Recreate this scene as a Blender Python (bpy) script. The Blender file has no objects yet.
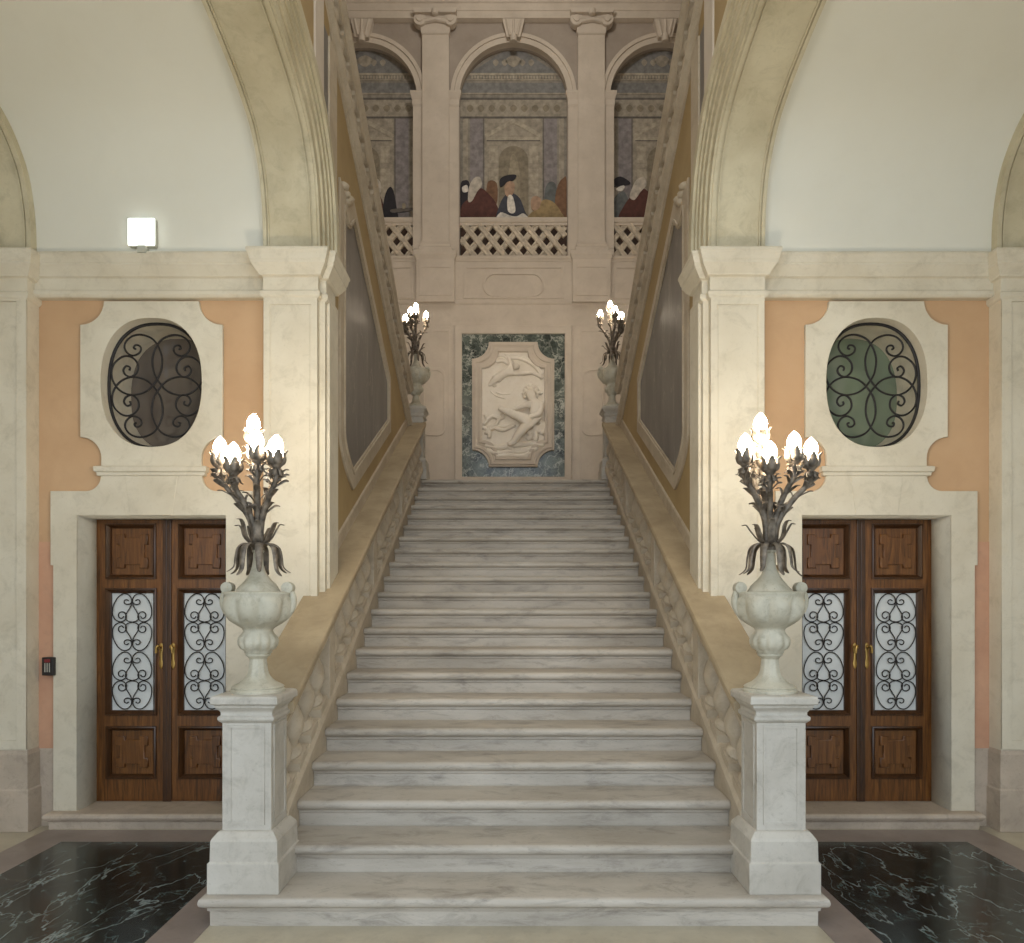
import bpy, bmesh, math, random
from mathutils import Vector, Matrix
random.seed(4)
PI = math.pi
scn = bpy.context.scene
COL = scn.collection

# ------------------------------------------------------------------ camera
EYE = 1.63
F = 720.0
cam = bpy.data.cameras.new('camera'); cam_o = bpy.data.objects.new('camera', cam); COL.objects.link(cam_o)
cam_o.location = (0, 0, EYE); cam_o.rotation_euler = (PI/2, 0, 0)
cam.sensor_fit = 'HORIZONTAL'; cam.sensor_width = 36; cam.lens = F/1024*36
cam.shift_x = -2/1024; cam.shift_y = 128.5/1024; cam.clip_end = 100
scn.camera = cam_o

# ------------------------------------------------------------------ materials
def lin(c):
    return tuple(((v/255)/12.92 if v/255 <= .04045 else ((v/255+.055)/1.055)**2.4) for v in c) + (1,)

def newmat(name):
    m = bpy.data.materials.new(name); m.use_nodes = True
    nt = m.node_tree; b = nt.nodes['Principled BSDF']
    return m, nt, b

def N(nt, t, **kw):
    n = nt.nodes.new(t)
    for k, v in kw.items():
        if hasattr(n, k): setattr(n, k, v)
        else: n.inputs[k.replace('_', ' ')].default_value = v
    return n

def pos(nt, scale=(1, 1, 1), rot=0.):
    g = nt.nodes.new('ShaderNodeNewGeometry')
    m = nt.nodes.new('ShaderNodeMapping'); m.inputs['Scale'].default_value = scale; m.inputs['Rotation'].default_value = (0, 0, rot)
    nt.links.new(g.outputs['Position'], m.inputs['Vector'])
    return m.outputs['Vector']

def ramp(nt, fac, stops):
    r = nt.nodes.new('ShaderNodeValToRGB')
    el = r.color_ramp.elements
    while len(el) < len(stops): el.new(.5)
    for e, (p, c) in zip(el, stops):
        e.position = p; e.color = c if len(c) == 4 else lin(c)
    nt.links.new(fac, r.inputs['Fac'])
    return r.outputs['Color']

def mix(nt, fac, a, b, mode='MIX'):
    m = nt.nodes.new('ShaderNodeMix'); m.data_type = 'RGBA'; m.blend_type = mode
    for sock, v in ((m.inputs['Factor'], fac), (m.inputs['A'], a), (m.inputs['B'], b)):
        pass
    ins = [i for i in m.inputs if i.enabled]
    for sock, v in zip((m.inputs[0], m.inputs[6], m.inputs[7]), (fac, a, b)):
        if isinstance(v, (int, float)): sock.default_value = v
        elif isinstance(v, tuple): sock.default_value = v if len(v) == 4 else lin(v)
        else: nt.links.new(v, sock)
    return m.outputs[2]

def stone(name, c1, c2, dark, rough=.6, scale=2.2, stretch=(1, 1, 1), fleck=.5, bump=.15, stain=.35):
    """worn limestone: broad tone drift, blotchy stains, fine pits"""
    m, nt, b = newmat(name)
    v = pos(nt, stretch)
    n1 = N(nt, 'ShaderNodeTexNoise', Scale=scale, Detail=6., Roughness=.6); nt.links.new(v, n1.inputs['Vector'])
    c = ramp(nt, n1.outputs['Fac'], [(.3, c1), (.7, c2)])
    n2 = N(nt, 'ShaderNodeTexNoise', Scale=scale*3.1, Detail=8., Roughness=.72, Distortion=.6); nt.links.new(v, n2.inputs['Vector'])
    f2 = ramp(nt, n2.outputs['Fac'], [(.5, (0, 0, 0, 1)), (.78, (stain, stain, stain, 1))])
    c = mix(nt, f2, c, dark)
    n3 = N(nt, 'ShaderNodeTexNoise', Scale=60., Detail=4., Roughness=.7); nt.links.new(v, n3.inputs['Vector'])
    f3 = ramp(nt, n3.outputs['Fac'], [(.58, (0, 0, 0, 1)), (.8, (fleck, fleck, fleck, 1))])
    c = mix(nt, f3, c, dark)
    nt.links.new(c, b.inputs['Base Color']); b.inputs['Roughness'].default_value = rough
    bp = N(nt, 'ShaderNodeBump', Strength=bump, Distance=.01)
    nt.links.new(n2.outputs['Fac'], bp.inputs['Height']); nt.links.new(bp.outputs['Normal'], b.inputs['Normal'])
    return m

def plain(name, c, rough=.5, metal=0., vary=.12, scale=9., bump=0.):
    m, nt, b = newmat(name)
    v = pos(nt)
    n1 = N(nt, 'ShaderNodeTexNoise', Scale=scale, Detail=5.); nt.links.new(v, n1.inputs['Vector'])
    lo = tuple(max(0, x*(1-vary)) for x in c); hi = tuple(min(255, x*(1+vary)) for x in c)
    nt.links.new(ramp(nt, n1.outputs['Fac'], [(.3, lo), (.7, hi)]), b.inputs['Base Color'])
    b.inputs['Roughness'].default_value = rough; b.inputs['Metallic'].default_value = metal
    if bump:
        bp = N(nt, 'ShaderNodeBump', Strength=bump, Distance=.004)
        nt.links.new(n1.outputs['Fac'], bp.inputs['Height']); nt.links.new(bp.outputs['Normal'], b.inputs['Normal'])
    return m

def marble(name, base1, base2, vein, vein2, scale=1.6, rough=.12, width=.02, stretch=(1, 1, 1), amount=.8, distort=.55, rot=0.):
    m, nt, b = newmat(name)
    v = pos(nt, stretch, rot)
    nz = N(nt, 'ShaderNodeTexNoise', Scale=scale*1.3, Detail=6., Roughness=.6); nt.links.new(v, nz.inputs['Vector'])
    mm = nt.nodes.new('ShaderNodeVectorMath'); mm.operation = 'MULTIPLY_ADD'
    nt.links.new(nz.outputs['Color'], mm.inputs[0]); mm.inputs[1].default_value = (distort,)*3; nt.links.new(v, mm.inputs[2])
    base = ramp(nt, nz.outputs['Fac'], [(.35, base1), (.7, base2)])
    v1 = N(nt, 'ShaderNodeTexVoronoi', feature='DISTANCE_TO_EDGE', Scale=scale); nt.links.new(mm.outputs[0], v1.inputs['Vector'])
    v2 = N(nt, 'ShaderNodeTexVoronoi', feature='DISTANCE_TO_EDGE', Scale=scale*2.7); nt.links.new(mm.outputs[0], v2.inputs['Vector'])
    n5 = N(nt, 'ShaderNodeTexNoise', Scale=scale*2.2, Detail=3.); nt.links.new(v, n5.inputs['Vector'])
    gate = ramp(nt, n5.outputs['Fac'], [(.36, (0, 0, 0, 1)), (.56, (1, 1, 1, 1))])
    f1 = ramp(nt, v1.outputs['Distance'], [(0., (amount,)*3+(1,)), (width, (0, 0, 0, 1))])
    f2 = ramp(nt, v2.outputs['Distance'], [(0., (amount*.7,)*3+(1,)), (width*.9, (0, 0, 0, 1))])
    f1 = mix(nt, .6, f1, mix(nt, 1., f1, gate, 'MULTIPLY')); f2 = mix(nt, 1., f2, gate, 'MULTIPLY')
    c = mix(nt, f1, base, vein); c = mix(nt, f2, c, vein2)
    nt.links.new(c, b.inputs['Base Color']); b.inputs['Roughness'].default_value = rough
    return m

def streaky(name, base1, base2, vein, vein2, rough):
    m, nt, b = newmat(name)
    n0 = N(nt, 'ShaderNodeTexNoise', Scale=1.4, Detail=6.); nt.links.new(pos(nt), n0.inputs['Vector'])
    c = ramp(nt, n0.outputs['Fac'], [(.35, base1), (.7, base2)])
    for rot, st, sc, w, k, vc in ((.35, (2.1, .8, 1), 1.1, .008, .6, vein), (-.5, (2., .9, 1), 1.2, .008, .5, vein), (1.1, (1.7, .9, 1), 2.2, .012, .5, vein2), (.1, (.8, 1.6, 1), 3.6, .016, .4, vein2)):
        v = pos(nt, st, rot)
        n1 = N(nt, 'ShaderNodeTexNoise', Scale=sc, Detail=5., Roughness=.55, Distortion=.35); nt.links.new(v, n1.inputs['Vector'])
        f = ramp(nt, n1.outputs['Fac'], [(.5-w, (0, 0, 0, 1)), (.5, (k, k, k, 1)), (.5+w, (0, 0, 0, 1))])
        n2 = N(nt, 'ShaderNodeTexNoise', Scale=sc*2.3, Detail=2.); nt.links.new(v, n2.inputs['Vector'])
        g = ramp(nt, n2.outputs['Fac'], [(.34, (0, 0, 0, 1)), (.56, (1, 1, 1, 1))])
        c = mix(nt, mix(nt, 1., f, g, 'MULTIPLY'), c, vc)
    nt.links.new(c, b.inputs['Base Color']); b.inputs['Roughness'].default_value = rough
    return m

def wood(name, c1, c2, c3):
    m, nt, b = newmat(name)
    v = pos(nt, (9, 9, .55))
    n1 = N(nt, 'ShaderNodeTexNoise', Scale=3.2, Detail=8., Roughness=.65, Distortion=1.6); nt.links.new(v, n1.inputs['Vector'])
    c = ramp(nt, n1.outputs['Fac'], [(.3, c1), (.5, c2), (.72, c3)])
    n2 = N(nt, 'ShaderNodeTexNoise', Scale=30., Detail=3.); nt.links.new(v, n2.inputs['Vector'])
    c = mix(nt, ramp(nt, n2.outputs['Fac'], [(.5, (0, 0, 0, 1)), (.75, (.5, .5, .5, 1))]), c, c1)
    nt.links.new(c, b.inputs['Base Color']); b.inputs['Roughness'].default_value = .32
    return m

def emit(name, c, s):
    m, nt, b = newmat(name)
    b.inputs['Base Color'].default_value = lin(c); b.inputs['Emission Color'].default_value = lin(c); b.inputs['Emission Strength'].default_value = s
    return m

def glassy(name, c1, c2, c3, rough=.08):
    m, nt, b = newmat(name)
    v = pos(nt, (2.2, 1, 1.1))
    n1 = N(nt, 'ShaderNodeTexNoise', Scale=1.7, Detail=2.); nt.links.new(v, n1.inputs['Vector'])
    nt.links.new(ramp(nt, n1.outputs['Fac'], [(.35, c1), (.55, c2), (.7, c3)]), b.inputs['Base Color'])
    b.inputs['Roughness'].default_value = rough; b.inputs['Coat Weight'].default_value = .5
    return m

M = {}
M['stone'] = stone('pale_limestone', (213, 205, 186), (198, 188, 167), (146, 136, 114), stain=.46, fleck=.3)
M['stone_cool'] = stone('weathered_white_stone', (198, 192, 181), (174, 167, 155), (112, 104, 90), scale=3., stain=.5, fleck=.4, bump=.25)
M['stone_urn'] = stone('mottled_urn_stone', (198, 192, 174), (174, 168, 148), (112, 106, 88), scale=5., stain=.55, fleck=.5, bump=.3)
M['stone_rail'] = stone('worn_yellow_stone', (178, 160, 130), (148, 131, 104), (112, 96, 74), scale=2.6, stain=.4, fleck=.2)
M['stone_carved'] = stone('carved_beige_stone', (194, 180, 158), (170, 155, 133), (122, 108, 88), scale=4., stain=.4, fleck=.3)
M['stone_arch'] = stone('arch_stone', (204, 195, 168), (178, 167, 138), (132, 122, 96), scale=2.4, stain=.5, fleck=.3)
M['stone_base'] = stone('grey_base_stone', (190, 174, 156), (164, 150, 134), (114, 102, 90), scale=3.2, stain=.5)
M['step'] = stone('step_stone', (196, 187, 174), (160, 151, 138), (88, 80, 72), scale=2.2, stretch=(.5, 1, 2.2), stain=.75, fleck=.5, bump=.3, rough=.5)
M['taupe'] = stone('taupe_stone', (206, 194, 179), (191, 179, 164), (152, 140, 126), stain=.25, fleck=.15)
M['taupe_wall'] = stone('taupe_plaster', (168, 156, 144), (152, 140, 128), (120, 110, 100), stain=.25, fleck=.1)
M['orange'] = stone('apricot_plaster', (198, 163, 126), (185, 149, 112), (164, 130, 98), scale=1.4, stain=.25, fleck=.08, rough=.8, bump=.05)
M['pink'] = stone('faded_pink_plaster', (200, 156, 126), (186, 140, 112), (160, 128, 106), scale=3., stain=.4, fleck=.1, rough=.8, bump=.05)
M['ochre'] = stone('ochre_plaster', (172, 149, 106), (155, 131, 90), (134, 112, 78), scale=1.8, stain=.3, fleck=.1, rough=.8, bump=.05)
M['white'] = stone('cream_vault_plaster', (219, 217, 205), (213, 210, 196), (196, 191, 176), scale=.7, stain=.15, fleck=.04, rough=.85, bump=.03)
M['white_grey'] = plain('grey_band', (168, 172, 168), .8, vary=.05, scale=3)
M['floor'] = stone('cream_floor_stone', (192, 182, 160), (168, 158, 138), (128, 118, 102), scale=3., stain=.4, fleck=.3, rough=.35, bump=.05)
M['border'] = stone('grey_border_stone', (146, 132, 124), (128, 116, 108), (100, 90, 84), scale=4., stain=.4, fleck=.4, rough=.3, bump=.04)
M['dark_marble'] = streaky('dark_green_marble', (13, 17, 17), (30, 37, 34), (168, 182, 180), (98, 120, 118), .2)
M['green_marble'] = marble('mottled_green_marble', (34, 42, 42), (112, 122, 114), (196, 198, 188), (150, 160, 154), scale=3.2, rough=.16, width=.07, amount=.85, distort=.9)
M['grey_marble'] = marble('grey_panel_marble', (92, 86, 82), (122, 116, 110), (160, 152, 140), (138, 130, 122), scale=1.3, rough=.42, width=.02, stretch=(1, 1.6, .6), amount=.5, distort=1.2)
M['wood'] = wood('walnut', (56, 33, 13), (104, 64, 27), (134, 88, 42))
M['wood_dark'] = wood('dark_walnut', (36, 21, 10), (66, 40, 19), (86, 54, 27))
M['iron'] = plain('wrought_iron', (44, 41, 40), .5, .5, .2, 40, .2)
M['bronze'] = plain('dark_leaf_metal', (112, 102, 90), .55, .3, .3, 30, .3)
M['brass'] = plain('brass', (168, 136, 78), .3, .9, .1)
M['curtain'] = plain('frosted_glass', (206, 208, 206), .35, 0, .04, 5)
M['glass_dark'] = glassy('dark_window_glass', (92, 82, 74), (112, 102, 92), (124, 132, 146))
M['glass_green'] = glassy('green_window_glass', (112, 122, 102), (126, 138, 114), (142, 150, 132))
M['bulb'] = emit('lit_bulb', (255, 238, 212), 135)
M['lampface'] = emit('emergency_light_diffuser', (246, 255, 252), 3)
M['cyan'] = emit('pale_cyan_strip', (190, 245, 240), 1.0)
M['housing'] = plain('grey_plastic', (176, 176, 164), .5, 0, .05)
M['black'] = plain('black_plastic', (26, 22, 22), .4, 0, .1)
M['red'] = plain('red_plastic', (120, 26, 34), .4, 0, .1)
M['relief'] = stone('white_relief_marble', (238, 231, 219), (228, 219, 204), (186, 172, 152), scale=5., stain=.25, fleck=.15, rough=.5, bump=.1)
def paint(name, c): M[name] = plain('paint_'+name, c, .8, 0, .12, 14)
for k, c in dict(p_bg=(136, 130, 120), p_light=(152, 144, 130), p_pale=(166, 157, 141), p_shadow=(98, 93, 88), p_blue=(122, 121, 119), p_violet=(132, 126, 126),
                 p_niche=(130, 121, 104), p_statue=(150, 140, 120), p_maroon=(84, 50, 44), p_black=(40, 38, 44), p_navy=(62, 64, 74), p_skin=(166, 138, 116),
                 p_wig=(184, 176, 164), p_lace=(214, 208, 198), p_yellow=(150, 130, 94), p_brown=(118, 88, 66), p_teal=(98, 102, 102), p_lattice=(194, 182, 164), p_hole=(104, 84, 74)).items():
    paint(k, c)

# ------------------------------------------------------------------ mesh builder
class MB:
    def __init__(s): s.bm = bmesh.new()
    def loft(s, rings, closed=True, caps=True):
        vs = [[s.bm.verts.new(p) for p in r] for r in rings]
        for a, b in zip(vs[:-1], vs[1:]):
            n = len(a)
            for i in range(n if closed else n-1):
                j = (i+1) % n
                try: s.bm.faces.new((a[i], a[j], b[j], b[i]))
                except ValueError: pass
        if caps and closed:
            for r in (vs[0], vs[-1]):
                try: s.bm.faces.new(r)
                except ValueError: pass
        return s
    def box(s, x0, x1, y0, y1, z0, z1):
        return s.loft([[(x0, y0, z), (x1, y0, z), (x1, y1, z), (x0, y1, z)] for z in (z0, z1)])
    def prism_x(s, poly, x0, x1):          # poly in (y,z)
        return s.loft([[(x, p[0], p[1]) for p in poly] for x in (x0, x1)])
    def prism_y(s, poly, y0, y1):          # poly in (x,z)
        return s.loft([[(p[0], y, p[1]) for p in poly] for y in (y0, y1)])
    def stack(s, x0, x1, y0, y1, prof, sides='lrfb'):
        """mitred moulding round a rectangle: prof = [(projection, z)]"""
        rs = []
        for p, z in prof:
            a = x0-(p if 'l' in sides else 0); b = x1+(p if 'r' in sides else 0)
            c = y0-(p if 'f' in sides else 0); d = y1+(p if 'b' in sides else 0)
            rs.append([(a, c, z), (b, c, z), (b, d, z), (a, d, z)])
        return s.loft(rs)
    def lathe(s, prof, c=(0, 0, 0), seg=24, shear=0., mod=None):
        rs = []
        for r, z in prof:
            ring = []
            for i in range(seg):
                t = 2*PI*i/seg
                k = mod(t, z) if mod else 1
                x, y = r*k*math.cos(t), r*k*math.sin(t)
                ring.append((c[0]+x, c[1]+y, c[2]+z+shear*y))
            rs.append(ring)
        return s.loft(rs)
    def tube(s, pts, rad, seg=8, closed=False):
        pts = [Vector(p) for p in pts]; n = len(pts)
        if isinstance(rad, (int, float)): rad = [rad]*n
        rs = []; nrm = None
        for i, p in enumerate(pts):
            if closed: t = pts[(i+1) % n]-pts[i-1]
            else: t = pts[min(i+1, n-1)]-pts[max(i-1, 0)]
            if t.length < 1e-9: t = Vector((0, 0, 1))
            t.normalize()
            if nrm is None:
                nrm = t.orthogonal().normalized()
            nrm = (nrm - t*nrm.dot(t))
            if nrm.length < 1e-6: nrm = t.orthogonal()
            nrm.normalize(); bn = t.cross(nrm)
            rs.append([tuple(p+(nrm*math.cos(2*PI*k/seg)+bn*math.sin(2*PI*k/seg))*rad[i]) for k in range(seg)])
        if closed:
            rs.append(rs[0]); return s.loft(rs, caps=False)
        return s.loft(rs)
    def leaf(s, pts, widths, side, fold=.25):
        """a blade: centre line, half widths, side direction"""
        pts = [Vector(p) for p in pts]; side = Vector(side).normalized(); rows = []
        for i, (p, w) in enumerate(zip(pts, widths)):
            t = (pts[min(i+1, len(pts)-1)]-pts[max(i-1, 0)]).normalized()
            up = side.cross(t).normalized()
            rows.append([tuple(p-side*w+up*w*fold), tuple(p), tuple(p+side*w+up*w*fold)])
        return s.loft(rows, closed=False)
    def mesh(s, me, mat=None):
        if mat is not None: me = me.copy(); me.transform(mat)
        s.bm.from_mesh(me); return s
    def shape(s, loops, plane, c, half, bevel=0.):
        """flat outline with holes, given thickness. plane 'xz' -> y=c, 'yz' -> x=c"""
        cu = bpy.data.curves.new('outline', 'CURVE'); cu.dimensions = '2D'; cu.fill_mode = 'BOTH'
        cu.extrude = max(half-bevel, 1e-4); cu.bevel_depth = bevel; cu.offset = -bevel; cu.bevel_resolution = 1
        for lp in loops:
            sp = cu.splines.new('POLY'); sp.points.add(len(lp)-1); sp.use_cyclic_u = True
            for p, q in zip(sp.points, lp): p.co = (q[0], q[1], 0, 1)
        o = bpy.data.objects.new('outline', cu); COL.objects.link(o)
        dg = bpy.context.evaluated_depsgraph_get()
        me = bpy.data.meshes.new_from_object(o.evaluated_get(dg))
        if plane == 'xz': mt = Matrix(((1, 0, 0, 0), (0, 0, -1, c), (0, 1, 0, 0), (0, 0, 0, 1)))
        else: mt = Matrix(((0, 0, 1, c), (1, 0, 0, 0), (0, 1, 0, 0), (0, 0, 0, 1)))
        me.transform(mt); s.bm.from_mesh(me)
        bpy.data.objects.remove(o); bpy.data.curves.remove(cu); bpy.data.meshes.remove(me)
        return s
    def build(s, name, mat, parent=None, smooth=None, bevel=0., sub=0, solid=0., label=None):
        bmesh.ops.remove_doubles(s.bm, verts=s.bm.verts, dist=1e-6)
        bmesh.ops.recalc_face_normals(s.bm, faces=s.bm.faces)
        off = world_of(parent)
        if off.length: bmesh.ops.translate(s.bm, verts=s.bm.verts, vec=-off)
        me = bpy.data.meshes.new(name); s.bm.to_mesh(me); s.bm.free()
        o = bpy.data.objects.new(name, me); COL.objects.link(o)
        me.materials.append(M[mat] if isinstance(mat, str) else mat)
        if parent is not None: o.parent = parent
        if smooth is not None:
            me.shade_auto(smooth) if hasattr(me, 'shade_auto') else None
            for p in me.polygons: p.use_smooth = True
            if smooth < PI:
                me.set_sharp_from_angle(angle=smooth)
        if solid: md = o.modifiers.new('thickness', 'SOLIDIFY'); md.thickness = solid; md.offset = 0
        if bevel: md = o.modifiers.new('soft_edge', 'BEVEL'); md.width = bevel; md.segments = 2; md.limit_method = 'ANGLE'; md.angle_limit = math.radians(35)
        if sub: md = o.modifiers.new('round', 'SUBSURF'); md.levels = sub; md.render_levels = sub
        if label: o['label'] = label
        return o

def world_of(o):
    v = Vector((0, 0, 0))
    while o is not None: v += o.location; o = o.parent
    return v

def tag(o, label, cat=None, group=None, kind=None):
    o['label'] = label
    if cat: o['category'] = cat
    if group: o['group'] = group
    if kind: o['kind'] = kind
    return o
def thing(name, loc, label, cat, group=None):
    o = bpy.data.objects.new(name, None); COL.objects.link(o); o.location = loc
    o.empty_display_size = .1
    return tag(o, label, cat, group)
def struct(mb, name, mat, label=None, **kw):
    o = mb.build(name, mat, **kw); o['kind'] = 'structure'
    if label: o['label'] = label
    return o
def struct_empty(name, loc, label=None):
    o = bpy.data.objects.new(name, None); COL.objects.link(o); o.location = loc; o['kind'] = 'structure'
    if label: o['label'] = label
    return o
def copy_tree(o, parent=None):
    c = o.copy(); COL.objects.link(c)
    if parent is not None: c.parent = parent
    for ch in list(o.children): copy_tree(ch, c)
    return c

def smooth_line(pts, n=6, closed=False):
    pts = [Vector(p) for p in pts]; out = []; k = len(pts)
    rng = range(k) if closed else range(k-1)
    for i in rng:
        if closed: a, b, c, d = pts[i-1], pts[i], pts[(i+1) % k], pts[(i+2) % k]
        else: a, b, c, d = pts[max(i-1, 0)], pts[i], pts[i+1], pts[min(i+2, k-1)]
        for j in range(n):
            t = j/n
            out.append(.5*((2*b)+(-a+c)*t+(2*a-5*b+4*c-d)*t*t+(-a+3*b-3*c+d)*t*t*t))
    if not closed: out.append(pts[-1])
    return out
def arc(cx, cy, r, a0, a1, n=8):
    return [(cx+r*math.cos(math.radians(a0+(a1-a0)*i/n)), cy+r*math.sin(math.radians(a0+(a1-a0)*i/n))) for i in range(n+1)]
def superoval(cx, cz, hw, hh, e=2.35, n=64):
    out = []
    for i in range(n):
        t = 2*PI*i/n; c, s_ = math.cos(t), math.sin(t)
        out.append((cx+hw*math.copysign(abs(c)**(2/e), c), cz+hh*math.copysign(abs(s_)**(2/e), s_)))
    return out
def rect(x0, x1, z0, z1): return [(x0, z0), (x1, z0), (x1, z1), (x0, z1)]
def notched(x0, x1, z0, z1, r, n=8):
    """rectangle with quarter circles bitten out of the corners"""
    return (arc(x0, z0, r, 90, 0, n)+arc(x1, z0, r, 180, 90, n)+arc(x1, z1, r, 270, 180, n)+arc(x0, z1, r, 360, 270, n))
SH = math.radians(38)

# ------------------------------------------------------------------ stair geometry
H, T, Y0 = .155, .3066, 3.25
SL = H/T
def nose(y): return SL*(y-Y0)
LAND = 21*H
YL = Y0+21*T
W = 1.256
BACK = 12.3
def bx(px): return (px-513.0)/58.54
def bz(py): return EYE+(600-py)/58.54

# ------------------------------------------------------------------ floor
fl = struct_empty('floor', (0, 0, 0), 'pale stone floor with dark green marble panels framed by grey borders')
MB().box(-6, 6, -5, 5.7, -.2, 0).build('paving', 'floor', fl)
for s in (-1, 1):
    xs = sorted((s*1.751, s*3.046)); xo = sorted((s*1.525, s*3.31))
    MB().shape([rect(xo[0], xo[1], 1.9, 5.09), rect(xs[0], xs[1], 2.1, 4.844)], 'xz', 0, .004).build('inlay_border', 'border', fl)
    o = fl.children[-1]
    MB().box(xs[0], xs[1], 2.1, 4.844, -.01, .003).build('marble_inlay', 'dark_marble', fl, label='polished dark green marble panel with pale veins')
for o in fl.children:
    if o.name.startswith('inlay_border'):
        for v in o.data.vertices: v.co = (v.co.x, v.co.z, v.co.y*-1)

# ------------------------------------------------------------------ staircase
st = thing('staircase', (0, Y0, 0), 'broad straight flight of worn pale stone steps rising to the landing', 'staircase')
for n in range(1, 22):
    y = Y0+n*T; z = n*H; zb = z-H-(0 if n == 1 else .012)
    yb = y+T+.05 if n < 21 else BACK-.02
    if n == 1: yb = 4.25
    r = .028
    roll = [(y+r-r*math.cos(math.radians(a)), z-r+r*math.sin(math.radians(a))) for a in (-80, -50, -20, 10, 40, 70, 90)]
    poly = [(y+.045, zb), (y+.045, z-.082), (y+.036, z-.076), (y+.034, z-.06)]+roll+[(yb, z), (yb, zb)]
    hw = 1.566 if n == 1 else (W if n < 21 else 3.3)
    mb = MB()
    if n == 21:
        mb.prism_x(poly, -1.25, 1.25)
        mb.box(-3.28, -1.25, 9.93, BACK-.02, z-.2, z).box(1.25, 3.28, 9.93, BACK-.02, z-.2, z).box(-1.41, -1.25, 9.62, 9.93, z-.2, z).box(1.25, 1.41, 9.62, 9.93, z-.2, z)
        o = mb.build('landing', 'step', st, smooth=SH)
    elif n == 1:
        mb.stack(-hw+.045, hw-.045, y+.045, yb, [(0, 0), (0, z-.082), (.009, z-.076), (.011, z-.06), (.028, z-.054), (.041, z-.043), (.045, z-.028), (.041, z-.012), (.03, z-.003), (.017, z)], 'lrf')
        o = mb.build('step', 'step', st, smooth=SH)
    else:
        mb.prism_x(poly, -hw, hw); o = mb.build('step', 'step', st, smooth=SH)

# ------------------------------------------------------------------ pedestal, urn, candelabrum
PX = 1.343
SIDE = {-1: 'left', 1: 'right'}
def pedestal(s, yc, z0, label, group=None):
    t = thing('stone_pedestal', (s*PX, yc, z0), label, 'pedestal', group)
    x = s*(PX+.014)
    mb = MB()
    mb.stack(x-.135, x+.135, yc-.135, yc+.135, [(.045, z0), (.045, z0+.155), (.036, z0+.16), (.034, z0+.262), (.028, z0+.275), (.008, z0+.30), (0, z0+.306)])
    mb.build('pedestal_base', 'stone_cool', t, bevel=.004)
    mb = MB(); mb.box(x-.125, x+.125, yc-.125, yc+.125, z0+.30, z0+.86)
    sh = mb.build('shaft', 'stone_cool', t, bevel=.004)
    mb = MB()
    for k in (0, 1, 2, 3):
        a0, a1, zz0, zz1 = -.092, .092, z0+.335, z0+.838
        m2 = MB().shape([rect(a0, a1, zz0, zz1), rect(a0+.014, a1-.014, zz0+.014, zz1-.014)], 'xz', -.125, .006)
        me = bpy.data.meshes.new('tmp'); m2.bm.to_mesh(me); m2.bm.free()
        mb.mesh(me, Matrix.Translation((x, yc, 0)) @ Matrix.Rotation(k*PI/2, 4, 'Z')); bpy.data.meshes.remove(me)
    mb.build('shaft_panel', 'stone_cool', sh)
    mb = MB()
    c = z0+.86
    mb.stack(x-.125, x+.125, yc-.125, yc+.125, [(0, c-.01), (.012, c), (.018, c+.008), (.018, c+.022), (.006, c+.03), (.006, c+.045), (.012, c+.055), (.026, c+.07), (.03, c+.085), (.045, c+.09), (.045, c+.118), (.04, c+.129), (.02, c+.135)])
    mb.build('pedestal_cap', 'stone_cool', t, bevel=.003)
    return t, z0+.86+.135

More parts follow.
